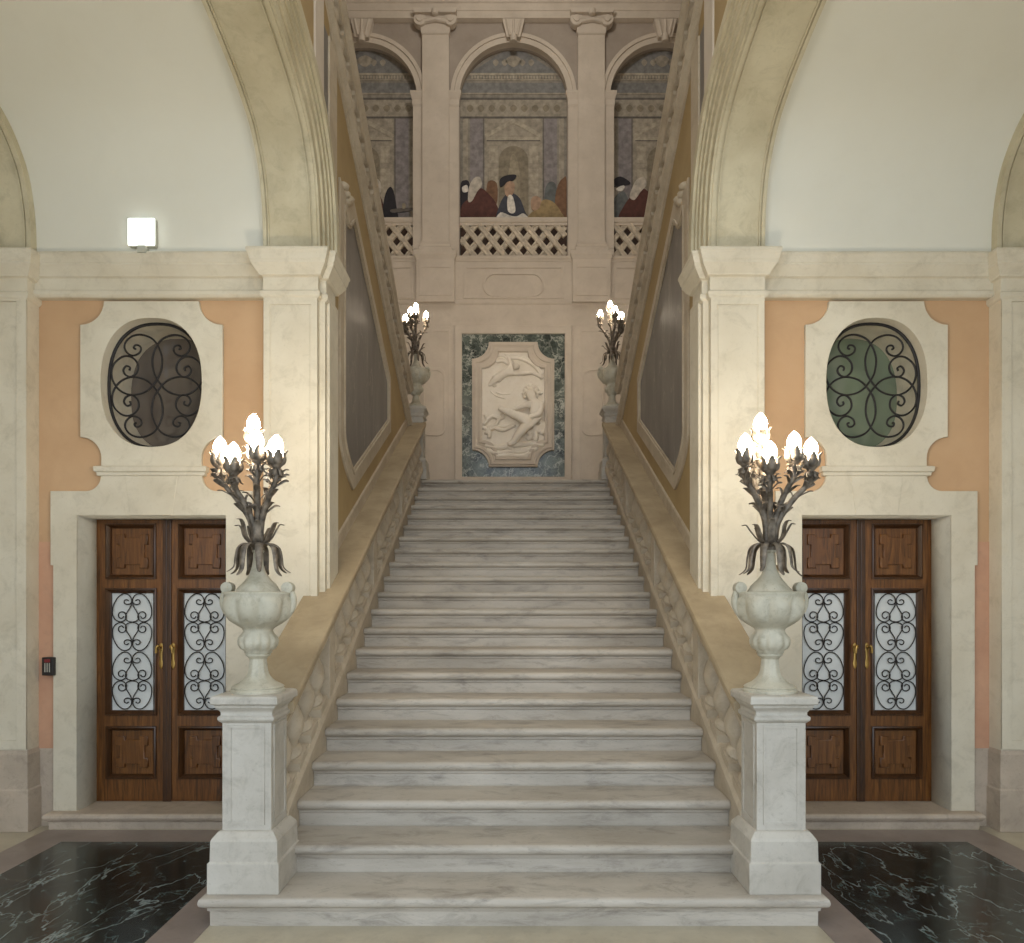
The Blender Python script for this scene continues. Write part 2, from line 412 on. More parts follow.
UK = .962
def urn(s, yc, zb, label, group=None):
    t = thing('stone_urn', (s*PX, yc, zb), label, 'urn', group)
    c = (s*PX, yc, zb)
    K = lambda pr: [(r, z*UK) for r, z in pr]
    MB().lathe(K([(.137, 0), (.137, .012), (.128, .02), (.132, .028), (.12, .038), (.095, .05), (.075, .066), (.06, .085), (.05, .11), (.045, .15), (.043, .178), (.052, .19), (.062, .196), (.064, .206), (.055, .214)]),
               c, 48, mod=lambda a, z: 1 + (.07*abs(math.cos(5*a))-.04 if .06 < z < .18 else 0)).build('urn_foot', 'stone_urn', t, smooth=SH)
    def lob(a, z):
        z /= UK
        if z < .225: return 1+.05*math.sin(8*a)
        if z < .31: return 1+.10*(abs(math.sin(6*a))-.6)
        if .36 < z < .515: return 1+.15*(abs(math.cos(4*(a+PI/2)))-.65)*min(1, (z-.36)/.05, (.515-z)/.03)
        return 1
    MB().lathe(K([(.05, .205), (.068, .212), (.066, .222), (.086, .235), (.097, .255), (.10, .275), (.096, .295), (.083, .315), (.074, .332), (.08, .345), (.10, .358), (.122, .372), (.148, .392), (.164, .42), (.173, .45), (.175, .48), (.171, .508), (.165, .52), (.17, .53), (.17, .54), (.15, .545)]),
               c, 96, mod=lob).build('urn_bowl', 'stone_urn', t, smooth=PI)
    MB().lathe(K([(.15, .54), (.114, .546), (.110, .553), (.104, .562), (.095, .575), (.083, .589), (.068, .605), (.054, .623), (.043, .643), (.035, .664), (.029, .69), (.026, .72), (.025, .755), (.031, .762), (.031, .77), (.02, .775)]), c, 40,
               mod=lambda a, z: 1+.045*math.sin(3*a+z*34) if .55 < z < .67 else 1).build('urn_lid', 'stone_urn', t, smooth=SH)
    for q in (-1, 1):
        mb = MB()
        pre = [(c[0]+q*r, c[1], zb+z*UK) for r, z in ((.145, .40), (.170, .44), (.182, .48), (.182, .52), (.174, .55))]
        mb.tube(smooth_line(pre, 4), [.012+.008*math.sin(PI*i/16) for i in range(17)], 10)
        me = bpy.data.meshes.new('tmp'); m2 = MB().lathe([(.02, -.03), (.03, -.026), (.032, 0), (.03, .026), (.02, .03)], seg=20)
        m2.lathe([(.004, -.036), (.012, -.034), (.013, 0), (.012, .034), (.004, .036)], seg=12)
        m2.bm.to_mesh(me); m2.bm.free()
        mb.mesh(me, Matrix.Translation((c[0]+q*.158, c[1], zb+.565*UK)) @ Matrix.Rotation(PI/2, 4, 'X'))
        bpy.data.meshes.remove(me)
        mb.build('urn_handle', 'stone_urn', t, smooth=SH)
    return t, zb+.768*UK

def candelabrum(x, yc, zb, label, group=None):
    t = thing('candelabrum', (x, yc, zb), label, 'lamp', group)
    MB().lathe([(.026, -.012), (.03, 0), (.034, .01), (.03, .03), (.024, .06), (.026, .09), (.02, .12), (.006, .125)], (x, yc, zb), 14).build('socket', 'bronze', t, smooth=SH)
    rnd = random.Random(7)
    # drooping skirt of leaves
    for k in range(9):
        a = 2*PI*k/9+.2; d = Vector((math.cos(a), math.sin(a), 0)); sd = Vector((-math.sin(a), math.cos(a), 0))
        L = .125+.025*rnd.random(); dr = .12+.03*rnd.random()
        p = [Vector((x, yc, zb))+d*r+Vector((0, 0, z)) for r, z in ((.022, .012), (.05, .036), (.08, .036), (L*.84, .012), (L*.93, -.04), (L*.98, -dr*.7), (L+.03, -dr*.92))]
        p = smooth_line(p, 3); n = len(p)
        w = [.006+.013*max(0, math.sin(PI*(i/(n-1))**.9))**.8 if i < n-1 else .002 for i in range(n)]
        MB().leaf(p, w, sd).build('leaf', 'bronze', t, smooth=PI, solid=.003)
    # upright leaves
    for k in range(7):
        a = 2*PI*k/7+.5; d = Vector((math.cos(a), math.sin(a), 0)); sd = Vector((-math.sin(a), math.cos(a), 0))
        L = .085+.03*rnd.random(); hh = .135+.035*rnd.random()
        p = [Vector((x, yc, zb))+d*r+Vector((0, 0, z)) for r, z in ((.016, .03), (.045, .045), (.07, .075), (L-.01, hh*.8), (L+.008, hh*.97), (L+.032, hh-.008))]
        p = smooth_line(p, 3); n = len(p)
        w = [.005+.013*math.sin(PI*i/(n-1)) if i < n-1 else .002 for i in range(n)]
        MB().leaf(p, w, sd).build('leaf', 'bronze', t, smooth=PI, solid=.003)
    arms = [(-.187, -.03, .43), (-.09, -.10, .385), (.04, -.13, .44), (.142, -.14, .415), (-.035, .03, .565), (.03, .16, .47)]
    for (ax, ay, az) in arms:
        e = Vector((ax, ay, az)); hd = Vector((ax, ay, 0)); hl = max(hd.length, .02); hd.normalize() if hd.length > 1e-6 else None
        sd = Vector((-hd.y, hd.x, 0))
        q = [Vector((ax*.12, ay*.12, .04)), Vector((ax*.2, ay*.2, az*.36)), Vector((ax*.55, ay*.55, az*.62)), Vector((ax*.86, ay*.86, az*.78)), Vector((ax, ay, az-.045)), Vector((ax, ay, az))]
        b0 = Vector((x, yc, zb))
        q = smooth_line([b0+p for p in q], 4)
        mb = MB(); n = len(q)
        mb.tube(q, [.017-.007*i/(n-1) for i in range(n)], 8)
        for f in (.28, .42, .55, .66, .76):
            i = int(f*(n-1)); p = q[i]; tn = (q[i+1]-q[i-1]).normalized()
            for sg in (-1, 1):
                out = (sd*sg+hd*.4*sg).normalized() if (i % 2) else (hd*sg).normalized()
                l = .075*(1.15-f*.5)
                lp = smooth_line([p, p+tn*l*.5+out*l*.28, p+tn*l*.85+out*l*.62, p+tn*l*.8+out*l*.95], 3)
                m_ = len(lp); mb.leaf(lp, [.005+.010*math.sin(PI*j/(m_-1)) for j in range(m_)], tn.cross(out))
        arm = mb.build('arm', 'bronze', t, smooth=PI, solid=.002)
        cp = b0+e
        # tulip cup: drip leaves and six petals
        mb = MB()
        G = 1.28
        mb.lathe([(.008*G, -.012*G), (.014*G, -.006*G), (.02*G, .002*G), (.03*G, .014*G), (.034*G, .03*G), (.026*G, .034*G), (.004*G, .03*G)], cp, 14)
        for k in range(6):
            a = 2*PI*k/6; d = Vector((math.cos(a), math.sin(a), 0)); s2 = Vector((-math.sin(a), math.cos(a), 0))
            pp = smooth_line([cp+d*r*G+Vector((0, 0, z*G)) for r, z in ((.014, .0), (.032, .01), (.039, .03), (.036, .048), (.046, .062))], 3)
            m_ = len(pp); mb.leaf(pp, [.006+.018*math.sin(PI*min(1, .08+j/(m_-1))*.95) for j in range(m_)], s2, -.3)
            a += .5; d = Vector((math.cos(a), math.sin(a), 0)); s2 = Vector((-math.sin(a), math.cos(a), 0))
            pp = smooth_line([cp+d*r*G+Vector((0, 0, z*G)) for r, z in ((.010, -.008), (.024, -.014), (.03, -.034), (.038, -.036))], 2)
            m_ = len(pp); mb.leaf(pp, [.004+.009*math.sin(PI*j/(m_-1)) for j in range(m_)], s2, .2)
        mb.build('tulip_cup', 'bronze', arm, smooth=PI, solid=.002)
        MB().lathe([(.013, .036), (.016, .055), (.028, .074), (.035, .096), (.034, .116), (.022, .143), (.004, .162)], cp, 10).build('bulb', 'bulb', arm, smooth=PI, label='glowing flame bulb')
    return t

PY, NY = 3.78, 9.86
for s in (-1, 1):
    p, top = pedestal(s, PY, H, f'tall panelled stone pedestal at the foot of the stairs, {SIDE[s]} of the steps')
    u, utop = urn(s, PY, top, f'pale stone urn with scroll handles on the front {SIDE[s]} pedestal')
    c = candelabrum(s*PX, PY, utop, f'lit dark metal candelabrum with leaves and tulip cups on front {SIDE[s]} urn')
    if s == 1: c.rotation_euler.z = .4
    p2 = copy_tree(p); p2.location = (s*PX, NY, LAND); p2['label'] = f'stone newel pedestal at the top of the stairs on the {SIDE[s]} of the landing'
    u2 = copy_tree(u); u2.location = (s*PX, NY, LAND+top-H); u2['label'] = f'small distant stone urn on the landing, {SIDE[s]} of the marble relief'
    c2 = copy_tree(c); c2.location = (s*PX, NY, LAND+utop-H); c2.rotation_euler.z = 1.1*s+.4; c2['label'] = f'small distant lit candelabrum on the landing, {SIDE[s]} of the marble relief'

# ------------------------------------------------------------------ balustrades
def raked(mb, x0, x1, ya, yb, f, prof):
    """sloping bar: prof = [(dx, dz)] closed section; f(y) height"""
    mb.loft([[(x, y, f(y)+dz) for x, dz in prof] for y in (ya, yb)])
def baluster_mesh(hgt, w, slope):
    mb = MB()
    k = hgt
    def blk(a, b, hw):
        mb.loft([[(x, y, z+slope*y) for x, y in ((-hw, -hw), (hw, -hw), (hw, hw), (-hw, hw))] for z in (a, b)])
    blk(0, .11*k, w*.5); blk(.89*k, k, w*.5)
    mb.lathe([(.40*w, .11*k), (.44*w, .14*k), (.40*w, .18*k), (.26*w, .22*k), (.30*w, .28*k), (.44*w, .36*k), (.50*w, .44*k), (.48*w, .52*k), (.38*w, .62*k), (.26*w, .72*k), (.24*w, .78*k), (.36*w, .80*k), (.40*w, .83*k), (.36*w, .86*k), (.42*w, .89*k)], seg=16, shear=slope)
    return mb
bal_low = None; bal_up = None
for s in (-1, 1):
    ya, yb = PY+.12, NY-.1
    t = thing('stone_balustrade', (s*1.3, ya, 0), f'raked stone balustrade with vase balusters along the {SIDE[s]} of the main steps', 'balustrade')
    def X(a): return s*a
    # solid string below
    mb = MB(); raked(mb, 0, 0, ya, yb, nose, [(X(1.258), -.5), (X(1.40), -.5), (X(1.40), .11), (X(1.258), .11)])
    mb.build('stringer', 'stone_carved', t)
    mb = MB().prism_x([(ya, 0.0), (5.3, 0.0), (5.3, nose(5.3)+.1), (ya, nose(ya)+.1)], *sorted((X(1.259), X(1.46))))
    mb.build('side_block', 'stone_cool', t)
    mb = MB(); raked(mb, 0, 0, ya, yb, nose, [(X(1.235), .095), (X(1.222), .11), (X(1.222), .15), (X(1.235), .175), (X(1.245), .185), (X(1.385), .185), (X(1.385), .095)])
    mb.build('bottom_rail', 'stone_carved', t, bevel=.003)
    mb = MB(); raked(mb, 0, 0, ya, 5.06, nose, [(X(1.225), .645), (X(1.225), .675), (X(1.20), .69), (X(1.19), .70), (X(1.19), .74), (X(1.20), .752), (X(1.478), .752), (X(1.478), .645)])
    raked(mb, 0, 0, 5.06, yb, nose, [(X(1.225), .645), (X(1.225), .675), (X(1.20), .69), (X(1.19), .70), (X(1.19), .74), (X(1.20), .752), (X(1.42), .752), (X(1.42), .645)])
    mb.build('handrail', 'stone_rail', t, bevel=.003)
    ys = []; posts = [4.88, 6.4, 8.0]
    if bal_low is None:
        bal_low = baluster_mesh(.47, .152, SL).build('baluster', 'stone_carved', None, smooth=SH); COL.objects.unlink(bal_low)
    segs = [(ya-.02, 4.88-.07), (4.88+.07, 6.4-.07), (6.4+.07, 8.0-.07), (8.0+.07, yb)]
    for a, b in segs:
        n = max(1, round((b-a)/.232))
        for i in range(n):
            y = a+(b-a)*(i+.5)/n
            o = bal_low.copy(); COL.objects.link(o); o.parent = t; o.location = Vector((X(1.312), y, nose(y)+.18))-t.location
    for y in posts:
        mb = MB(); mb.loft([[(x, yy, z0+nose(yy)) for x, yy in ((X(1.23), y-.07), (X(1.39), y-.07), (X(1.39), y+.07), (X(1.23), y+.07))] for z0 in (.18, .66)])
        mb.build('baluster_post', 'stone_carved', t, bevel=.004)

    # upper flight, rising back towards the hall above the side wall
    def up(y): return 8.75-SL*y
    ua, ub = 4.9, NY-.1
    t = thing('upper_balustrade', (s*1.4, ub, LAND), f'steep upper stone balustrade and string rising over the {SIDE[s]} stair wall', 'balustrade')
    mb = MB(); raked(mb, 0, 0, ua, ub, up, [(X(1.42), 0), (X(1.40), 0), (X(1.39), .03), (X(1.365), .045), (X(1.352), .06), (X(1.352), .085), (X(1.395), .095), (X(1.40), .20), (X(1.385), .205), (X(1.385), .25), (X(1.56), .25), (X(1.56), 0)])
    mb.build('stringer', 'stone_carved', t, bevel=.003)
    mb = MB(); raked(mb, 0, 0, ua, ub, up, [(X(1.40), .60), (X(1.385), .63), (X(1.36), .65), (X(1.36), .69), (X(1.375), .70), (X(1.60), .70), (X(1.60), .60)])
    mb.build('handrail', 'stone_carved', t, bevel=.003)
    if bal_up is None:
        bal_up = baluster_mesh(.36, .14, -SL).build('baluster', 'stone_carved', None, smooth=SH); COL.objects.unlink(bal_up)
    n = int((ub-ua)/.205)
    for i in range(n):
        y = ua+.1+i*.205
        if 5.3 < y < ub-.05:
            o = bal_up.copy(); COL.objects.link(o); o.parent = t; o.location = Vector((X(1.475), y, up(y)+.245))-t.location
    # the flight itself behind its balustrade
    mb = MB(); pts = [(9.4, LAND), ]
    y, z = 9.4, LAND
    while y > 6.0:
        z += H; pts += [(y, z)]; y -= T; pts += [(y, z)]
    pts += [(y, z-.4), (9.4, LAND-.3)]
    struct(mb.prism_x(pts, *sorted((X(1.58), X(3.28)))), f'floor_upper_{SIDE[s]}', 'step')

# ------------------------------------------------------------------ stairwell walls
for s in (-1, 1):
    def up(y): return 8.75-SL*y
    xw = 1.42*s; xi = 1.56*s
    side = SIDE[s]
    mb = MB().prism_x([(5.4, .0), (9.72, .0), (9.72, up(9.72)+.1), (5.4, up(5.4)+.1)], *sorted((xw, xi)))
    w = struct(mb, f'wall_stair_{side}', 'ochre', f'ochre plaster stair wall on the {side} under the upper flight')
    # skirting band above the handrail
    mb = MB(); raked(mb, 0, 0, 5.6, 9.7, nose, [(xw, .74), (xw-s*.012, .74), (xw-s*.012, .86), (xw-s*.004, .875), (xw, .88)])
    mb.build('skirting', 'stone_carved', w)
    inner = [(8.04, 3.65), (8.04, 4.05), (6.33, 4.93)] + [(6.30-.31*a/8, 4.93-.09*math.sin(a*PI/8)-.09*a/8) for a in range(1, 8)] + [(5.98, 4.83), (5.98, 3.02)] + [(5.98+.06*i/6+.255*(i/6)**2.0, 3.02-.245*(i/6)) for i in range(1, 7)]
    cy = 7.0; cz = 4.0
    def grow(poly, d):
        n = len(poly); out = []
        area = sum(poly[i][0]*poly[(i+1) % n][1]-poly[(i+1) % n][0]*poly[i][1] for i in range(n))
        sg = 1 if area > 0 else -1
        for i in range(n):
            a, b, c = Vector(poly[i-1]), Vector(poly[i]), Vector(poly[(i+1) % n])
            u = (b-a).normalized(); v = (c-b).normalized()
            n1 = Vector((u.y, -u.x))*sg; n2 = Vector((v.y, -v.x))*sg
            m = (n1+n2); m = m/max(m.length_squared, .35)*2 if m.length > 1e-6 else n1
            if m.length > 1.8: m = m.normalized()*1.8
            out.append(tuple(b+m*d))
        return out
    MB().shape([grow(inner, .165), inner], 'yz', xw-s*.008, .012, .004).build('panel_frame', 'stone_carved', w)
    MB().shape([grow(inner, .045), grow(inner, .02)], 'yz', xw-s*.012, .02, .004).build('panel_moulding', 'stone_carved', w)
    MB().shape([grow(inner, .01)], 'yz', xw, .006).build('marble_panel', 'grey_marble', w, label='grey veined marble panel in a pale stone frame')
    mb = MB()   # scallop at the head of the panel
    for k in range(5):
        mb.lathe([(.035, -.03), (.05, -.01), (.055, .01), (.03, .03), (.004, .035)], (xw-s*.004, 5.96+.05*k, 4.98+.035*abs(k-2)), 10)
    mb.build('scallop_ornament', 'stone_carved', w, smooth=PI)
    struct(MB().box(*sorted((3.3*s, 3.5*s)), 5.6, BACK, 0, 12.6), f'wall_outer_{side}', 'taupe_wall')

# ------------------------------------------------------------------ hall front wall, left and right of the stairs
PROF = [(5.114, 4.12), (5.10, 4.35), (5.044, 4.58), (4.96, 4.72), (4.842, 4.835), (4.68, 4.915), (4.484, 4.975), (4.106, 5.05), (3.6, 5.10), (3.0, 5.12)]
_p = smooth_line([(a, b, 0) for a, b in PROF], 4)
KS = 5.05/5.114
HALF = [(p.x*KS, EYE+(p.y-EYE)*KS) for p in _p]
ARCH = HALF+[(5.9-a, b) for a, b in reversed(HALF[:-1])]
def offset_curve(c, d):
    out = []
    for i in range(len(c)):
        a = Vector(c[max(i-1, 0)]); b = Vector(c[min(i+1, len(c)-1)]); t = (b-a).normalized()
        out.append((c[i][0]+t.y*d, c[i][1]-t.x*d))
    return out
def arch_band(mb, d0, d1, xa, xb):
    a = offset_curve(ARCH, d0); b = offset_curve(ARCH, d1)
    for q in (a, b): q[0] = (q[0][0], 4.04); q[-1] = (q[-1][0], 4.04)
    mb.loft([[(xa, *p), (xb, *p), (xb, *q), (xa, *q)] for p, q in zip(a, b)])

trim_n = [0]
def trim():
    trim_n[0] += 1; return f'trim_{trim_n[0]}'
CX = 2.605
CAP = [(0, 3.735), (.014, 3.742), (.028, 3.755), (.028, 3.784), (.008, 3.792), (.006, 3.882), (.014, 3.887), (.038, 3.893), (.041, 3.902), (.066, 3.926), (.094, 3.956), (.10, 3.962), (.10, 3.976), (.108, 3.985), (.119, 4.012), (.121, 4.022), (.132, 4.038), (.132, 4.054), (.124, 4.062)]
CAP = [(p*.72, z+.008) for p, z in CAP]
for s in (-1, 1):
    side = SIDE[s]
    cx = s*CX
    def xr(a, b): return sorted((s*a, s*b))
    oval = superoval(cx, 3.193, .363, .463)
    door_r = rect(cx-.535, cx+.535, 0.0, 2.238)
    x0, x1 = xr(1.5, 4.6)
    # apricot wall
    mb = MB().shape([[(x0, 0), (cx-.565, 0), (cx-.565, 2.268), (cx+.565, 2.268), (cx+.565, 0), (x1, 0), (x1, 4.2), (x0, 4.2)], superoval(cx, 3.193, .385, .485)], 'xz', 5.4, .2)
    wl = struct(mb, f'wall_{side}', 'orange', f'apricot plaster hall wall with door and oval window, {side} of the stairs')
    # grey stone dado and faded lower plaster beside the pilaster
    MB().box(*xr(3.28, 3.46), 5.196, 5.21, 0, .56).build('dado', 'stone_base', wl)
    MB().box(*xr(3.28, 3.46), 5.197, 5.21, .56, 2.05).build('faded_plaster', 'pink', wl)
    # stone surround
    def o(p): return (cx+p[0], p[1])
    half = [(-.705, .115), (-.705, 1.88), (-.725, 1.88), (-.725, 2.413), (-.47, 2.413)]+arc(-.47, 2.52, .107, -90, 0)+arc(-.511, 2.65, .151, 0, 90)+arc(-.511, 3.777, .17, -90, 0)
    outl = half+[(-a, b) for a, b in reversed(half)]+[(.535, .115), (.535, 2.238), (-.535, 2.238), (-.535, .115)]
    MB().shape([[o(p) for p in outl], oval], 'xz', 5.186, .016, .003).build('stone_surround', 'stone', wl)
    mb = MB().stack(cx-.38, cx+.38, 5.17, 5.2, [(0, 2.52), (.008, 2.525), (.01, 2.545), (.022, 2.552), (.025, 2.585), (.01, 2.592)], 'lrf')
    mb.build('window_ledge', 'stone', wl, bevel=.002)
    MB().prism_y([(cx-.15, 2.238), (cx+.15, 2.238), (cx+.19, 2.52), (cx-.19, 2.52)], 5.167, 5.2).build('keystone', 'stone', wl, bevel=.003)
    # door jamb
    mb = MB().shape([[(cx-.575, 0), (cx-.533, 0), (cx-.533, 2.236), (cx+.533, 2.236), (cx+.533, 0), (cx+.575, 0), (cx+.575, 2.28), (cx-.575, 2.28)]], 'xz', 5.4, .22)
    # ---------------- door
    dn = 1 if s < 0 else 2
    dr = struct_empty(f'door_{dn}', (cx, 5.413, .115), f'double walnut door with scrolled iron grilles, {side} of the stairs')
    mb.build('jamb', 'stone', dr)
    mb = MB()
    a, b = cx-.70, cx+.70
    mb.stack(a, b, 5.11, 5.47, [(0, 0), (0, .055), (.012, .062), (.014, .07), (.024, .075), (.03, .09), (.026, .106), (.012, .115)], 'lrf')
    mb.build('threshold_step', 'stone_base', dr, bevel=.003)
    for q in (-1, 1):                       # leaf on either side of the meeting line
        lf0 = cx+q*.004; lf1 = cx+q*.535
        lx = lambda d: cx+q*d
        zt, zb = 2.235, .118
        def zr(d): return 2.235-d
        yf = 5.413
        def pr(a, b): return sorted((lx(a), lx(b)))
        holes = [(pr(.09, .456), (zr(.44), zr(.038))), (pr(.085, .46), (zr(1.466), zr(.523))), (pr(.09, .456), (zr(1.943), zr(1.561)))]
        mb = MB().shape([rect(*sorted((lf0, lf1)), zb, zt)]+[rect(*h[0], *h[1]) for h in holes], 'xz', yf+.022, .022, .003)
        lf = mb.build('leaf', 'wood', dr)
        lf.name = 'leaf'
        for (hx, hz) in holes:
            i_ = holes.index((hx, hz)); glz = i_ == 1
            # bolection moulding
            a, b = hx; c, d = hz; w_ = .026 if not glz else .03
            mb = MB()
            rings = []
            for ins, yy in ((-.008, yf), (-.006, yf-.012), (.004, yf-.016), (.012, yf-.006), (.02, yf+.006), (w_, yf+.014), (w_, yf+.03)):
                rings.append([(a+ins, yy, c+ins), (b-ins, yy, c+ins), (b-ins, yy, d-ins), (a+ins, yy, d-ins)])
            mb.loft(rings, caps=False)
            mb.build('panel_moulding', 'wood_dark', lf, smooth=SH)
            if not glz:
                mb = MB().box(a, b, yf+.026, yf+.04, c, d)
                pn = mb.build('door_panel', 'wood', lf)
                u, v = a+.075, b-.075; g, h = c+.08, d-.075
                e = .022; k1, k2 = (v-u)*.24, (h-g)*.3
                pts = [(u-.01, g-.005), (u+k1, g-.005), (u+k1, g+e), (v-k1, g+e), (v-k1, g-.005), (v+.01, g-.005), (v+.01, g+k2), (v-e*.7, g+k2), (v-e*.7, h-k2), (v+.01, h-k2), (v+.01, h+.005), (v-k1, h+.005), (v-k1, h-e), (u+k1, h-e), (u+k1, h+.005), (u-.01, h+.005), (u-.01, h-k2), (u+e*.7, h-k2), (u+e*.7, g+k2), (u-.01, g+k2)]
                mb = MB().shape([pts], 'xz', yf+.022, .012, .005)
                mb.build('raised_field', 'wood', lf)
            else:
                MB().box(a+.02, b-.02, yf+.028, yf+.034, c+.02, d-.02).build('pane', 'curtain', lf)
                gx, gz = (a+b)/2, (c+d)/2
                k = 1.157e-3
                C1 = [(252, 136), (240, 128), (226, 134), (224, 150), (240, 160), (262, 156), (272, 138), (266, 112), (244, 92), (210, 92), (176, 122), (152, 172), (148, 222), (164, 258), (198, 274), (228, 262), (238, 238), (226, 214), (204, 208), (187, 222), (190, 244), (208, 251), (220, 238)]
                D1 = [(272, 138), (268, 168), (252, 196), (236, 224), (232, 250), (246, 268), (275, 275)]
                mb = MB()
                for cell in range(4):
                    for mx in (-1, 1):
                        for P in (C1, D1):
                            pts = []
                            for px, py in P:
                                v = py-85
                                if cell % 2: v = 190-v
                                v += 192*cell
                                pts.append((gx+mx*(275-px)*k*1.0, yf+.012, d-.03-(v/770)*(d-c-.06)))
                            mb.tube(smooth_line(pts, 3), .0042, 6)
                mb.build('grille', 'iron', lf, smooth=PI, label='black wrought iron scrolls over white glass')
        # meeting stile bead, bottom rail bead
        MB().box(*sorted((lx(.0), lx(.032))), yf-.012, yf, zb, zt).build('meeting_bead', 'wood_dark', lf, bevel=.004)
        # handle
        hxc = lx(.045); hz = zr(1.0)
        mb = MB()
        pl = [(hxc+.017*wv, hz+dz) for wv, dz in ((0, .075), (.7, .065), (1, .04), (.6, .0), (.55, -.05), (.95, -.08), (.7, -.105), (0, -.125))]
        pl += [(2*hxc-px, pz) for px, pz in reversed(pl[1:-1])]
        mb.shape([pl], 'xz', yf-.004, .005, .002)
        mb.lathe([(.0, 0)], (0, 0, 0)) if False else None
        mb.tube([(hxc, yf, hz+.04), (hxc, yf-.045, hz+.04)], .009, 10)
        mb.tube(smooth_line([(hxc, yf-.042, hz+.045), (lx(.05), yf-.05, hz+.052), (lx(.058), yf-.052, hz+.035), (lx(.06), yf-.05, hz+.0)], 3), .011, 10)
        mb.build('handle', 'brass', lf, smooth=SH, label='brass lever handle on a shaped plate')
    # ---------------- oval window
    wn = struct_empty(f'window_{dn}', (cx, 5.4, 3.193), f'oval window with scrolled iron grille above the {side} door')
    back = superoval(cx, 3.20, .36, .452)
    back = [(px, pz if pz > 3.0 else 3.0-(3.0-pz)*.88) for px, pz in back]
    mb = MB(); mb.loft([[(a, 5.169, b) for a, b in oval], [(a, 5.3, b) for a, b in superoval(cx, 3.193, .362, .462)], [(a, 5.585, b) for a, b in back]], caps=False)
    mb.build('reveal', 'stone', wn, smooth=SH)
    MB().prism_y(back, 5.575, 5.59).build('pane', 'glass_dark' if s < 0 else 'glass_green', wn, label='dark brownish window glass' if s < 0 else 'green tinted window glass')
    MB().tube([(a, 5.258, b) for a, b in superoval(cx, 3.193, .352, .452)], .011, 8, closed=True).build('grille_ring', 'iron', wn, smooth=PI)
    g = 1.239e-3
    Q = [(330, 262), (322, 275), (340, 292), (365, 275), (362, 250), (335, 244), (306, 262), (300, 295), (325, 318)]
    Q = [(338, 278), (326, 272), (334, 256), (356, 258), (368, 276), (356, 302), (322, 316), (290, 302), (272, 268), (282, 232), (318, 203), (370, 195), (425, 214), (460, 250), (484, 305), (490, 355), (480, 415), (455, 462), (412, 512), (360, 537), (300, 541), (245, 516), (208, 468), (197, 412), (214, 360), (262, 322), (312, 324), (348, 362), (346, 408), (314, 437), (280, 428), (266, 400), (282, 376), (304, 384), (300, 402)]
    mb = MB()
    for mx in (-1, 1):
        for mz in (-1, 1):
            pts = [(cx+mx*(460-px)*g*1.02, 5.258+.004*mx*mz, 3.193+mz*(490-pz)*g*1.02) for px, pz in Q]
            mb.tube(smooth_line(pts, 4), .0075, 6)
    mb.build('grille', 'iron', wn, smooth=PI, label='dark wrought iron scrolls')
    # ---------------- pilasters, piers
    pier = struct(MB().box(*xr(1.338, 1.77), 5.10, 5.46, 0, 3.80), f'pillar_{side}', 'stone', f'panelled stone pier between the {side} door and the stairs')
    x0, x1 = xr(1.378, 1.755)
    MB().box(x0, x1, 5.05, 5.2, 0, 3.80).build('pilaster', 'stone', pier, bevel=.003)
    MB().shape([rect(x0, x1, .6, 3.78), rect(x0+.045, x1-.045, .66, 3.70)], 'xz', 5.048, .007, .002).build('pilaster_border', 'stone', pier)
    MB().shape([rect(x0+.055, x1-.055, .67, 3.69)], 'xz', 5.05, .003, .001).build('pilaster_field', 'stone', pier)
    # reveal pilaster facing the steps
    MB().box(*xr(1.318, 1.35), 5.15, 5.40, 0, 3.80).build('reveal_pilaster', 'stone', pier, bevel=.003)
    mb = MB().stack(*xr(1.378, 1.755), 5.05, 5.4, CAP, 'lrf')
    mb.build('capital', 'stone', pier, bevel=.002)
    mb = MB().stack(*xr(1.336, 1.7), 5.11, 5.36, CAP, 'lrfb')
    mb.build('inner_capital', 'stone', pier, bevel=.002)
    # outer pilaster at the edge of the picture
    x0, x1 = xr(3.43, 3.93)
    pil = struct(MB().box(x0, x1, 5.07, 5.3, .5, 3.85), f'pilaster_{side}', 'stone', f'panelled stone pilaster beyond the {side} door', bevel=.003)
    MB().shape([rect(x0, x1, .58, 3.80), rect(x0+.07, x1-.07, .64, 3.73)], 'xz', 5.068, .007, .002).build('pilaster_border', 'stone', pil)
    mb = MB().stack(x0, x1, 5.07, 5.3, [(.02, 0), (.02, .29), (.012, .30), (.01, .54), (.004, .56), (0, .575)], 'lrf')
    mb.build('pilaster_base', 'stone_base', pil, bevel=.004)
    mb = MB().stack(x0, x1, 5.07, 5.4, CAP, 'lrf')
    mb.build('capital', 'stone', pil, bevel=.002)
    # cornice between
    mb = MB().stack(*xr(1.76, 3.44), 5.15, 5.5, [(p*.9, 3.785+(z-3.735)*.9) for p, z in CAP], 'f')
    struct(mb, trim(), 'stone', f'moulded stone cornice above the {side} door wall', bevel=.002)
    mb = MB().box(*xr(1.77, 3.36), 5.10, 5.3, 4.05, 4.155)
    struct(mb, trim(), 'white_grey', f'thin grey band on top of the {side} cornice')  # even grey strip between cornice and vault
    # vault
    mb = MB(); arch_band(mb, .05, .16, *xr(1.74, 3.40))
    struct(mb, f'ceiling_{side}', 'white', f'cream plaster vault over the {side} bay', smooth=SH)
    # arches: soffit, edge beads, archivolt
    ar = struct_empty(f'arch_{side}', (s*1.6, 5.1, 4.13), f'broad stone arch springing from the {side} pier')
    mb = MB(); arch_band(mb, 0, .335, *xr(1.38, 1.755)); mb.build('soffit', 'stone_arch', ar, smooth=SH)
    for a, b in ((1.730, 1.756), (1.712, 1.720), (1.42, 1.43), (1.378, 1.405)):
        mb = MB(); arch_band(mb, -.012, .02, *xr(a, b)); mb.build('soffit_bead', 'stone_arch', ar, smooth=SH)
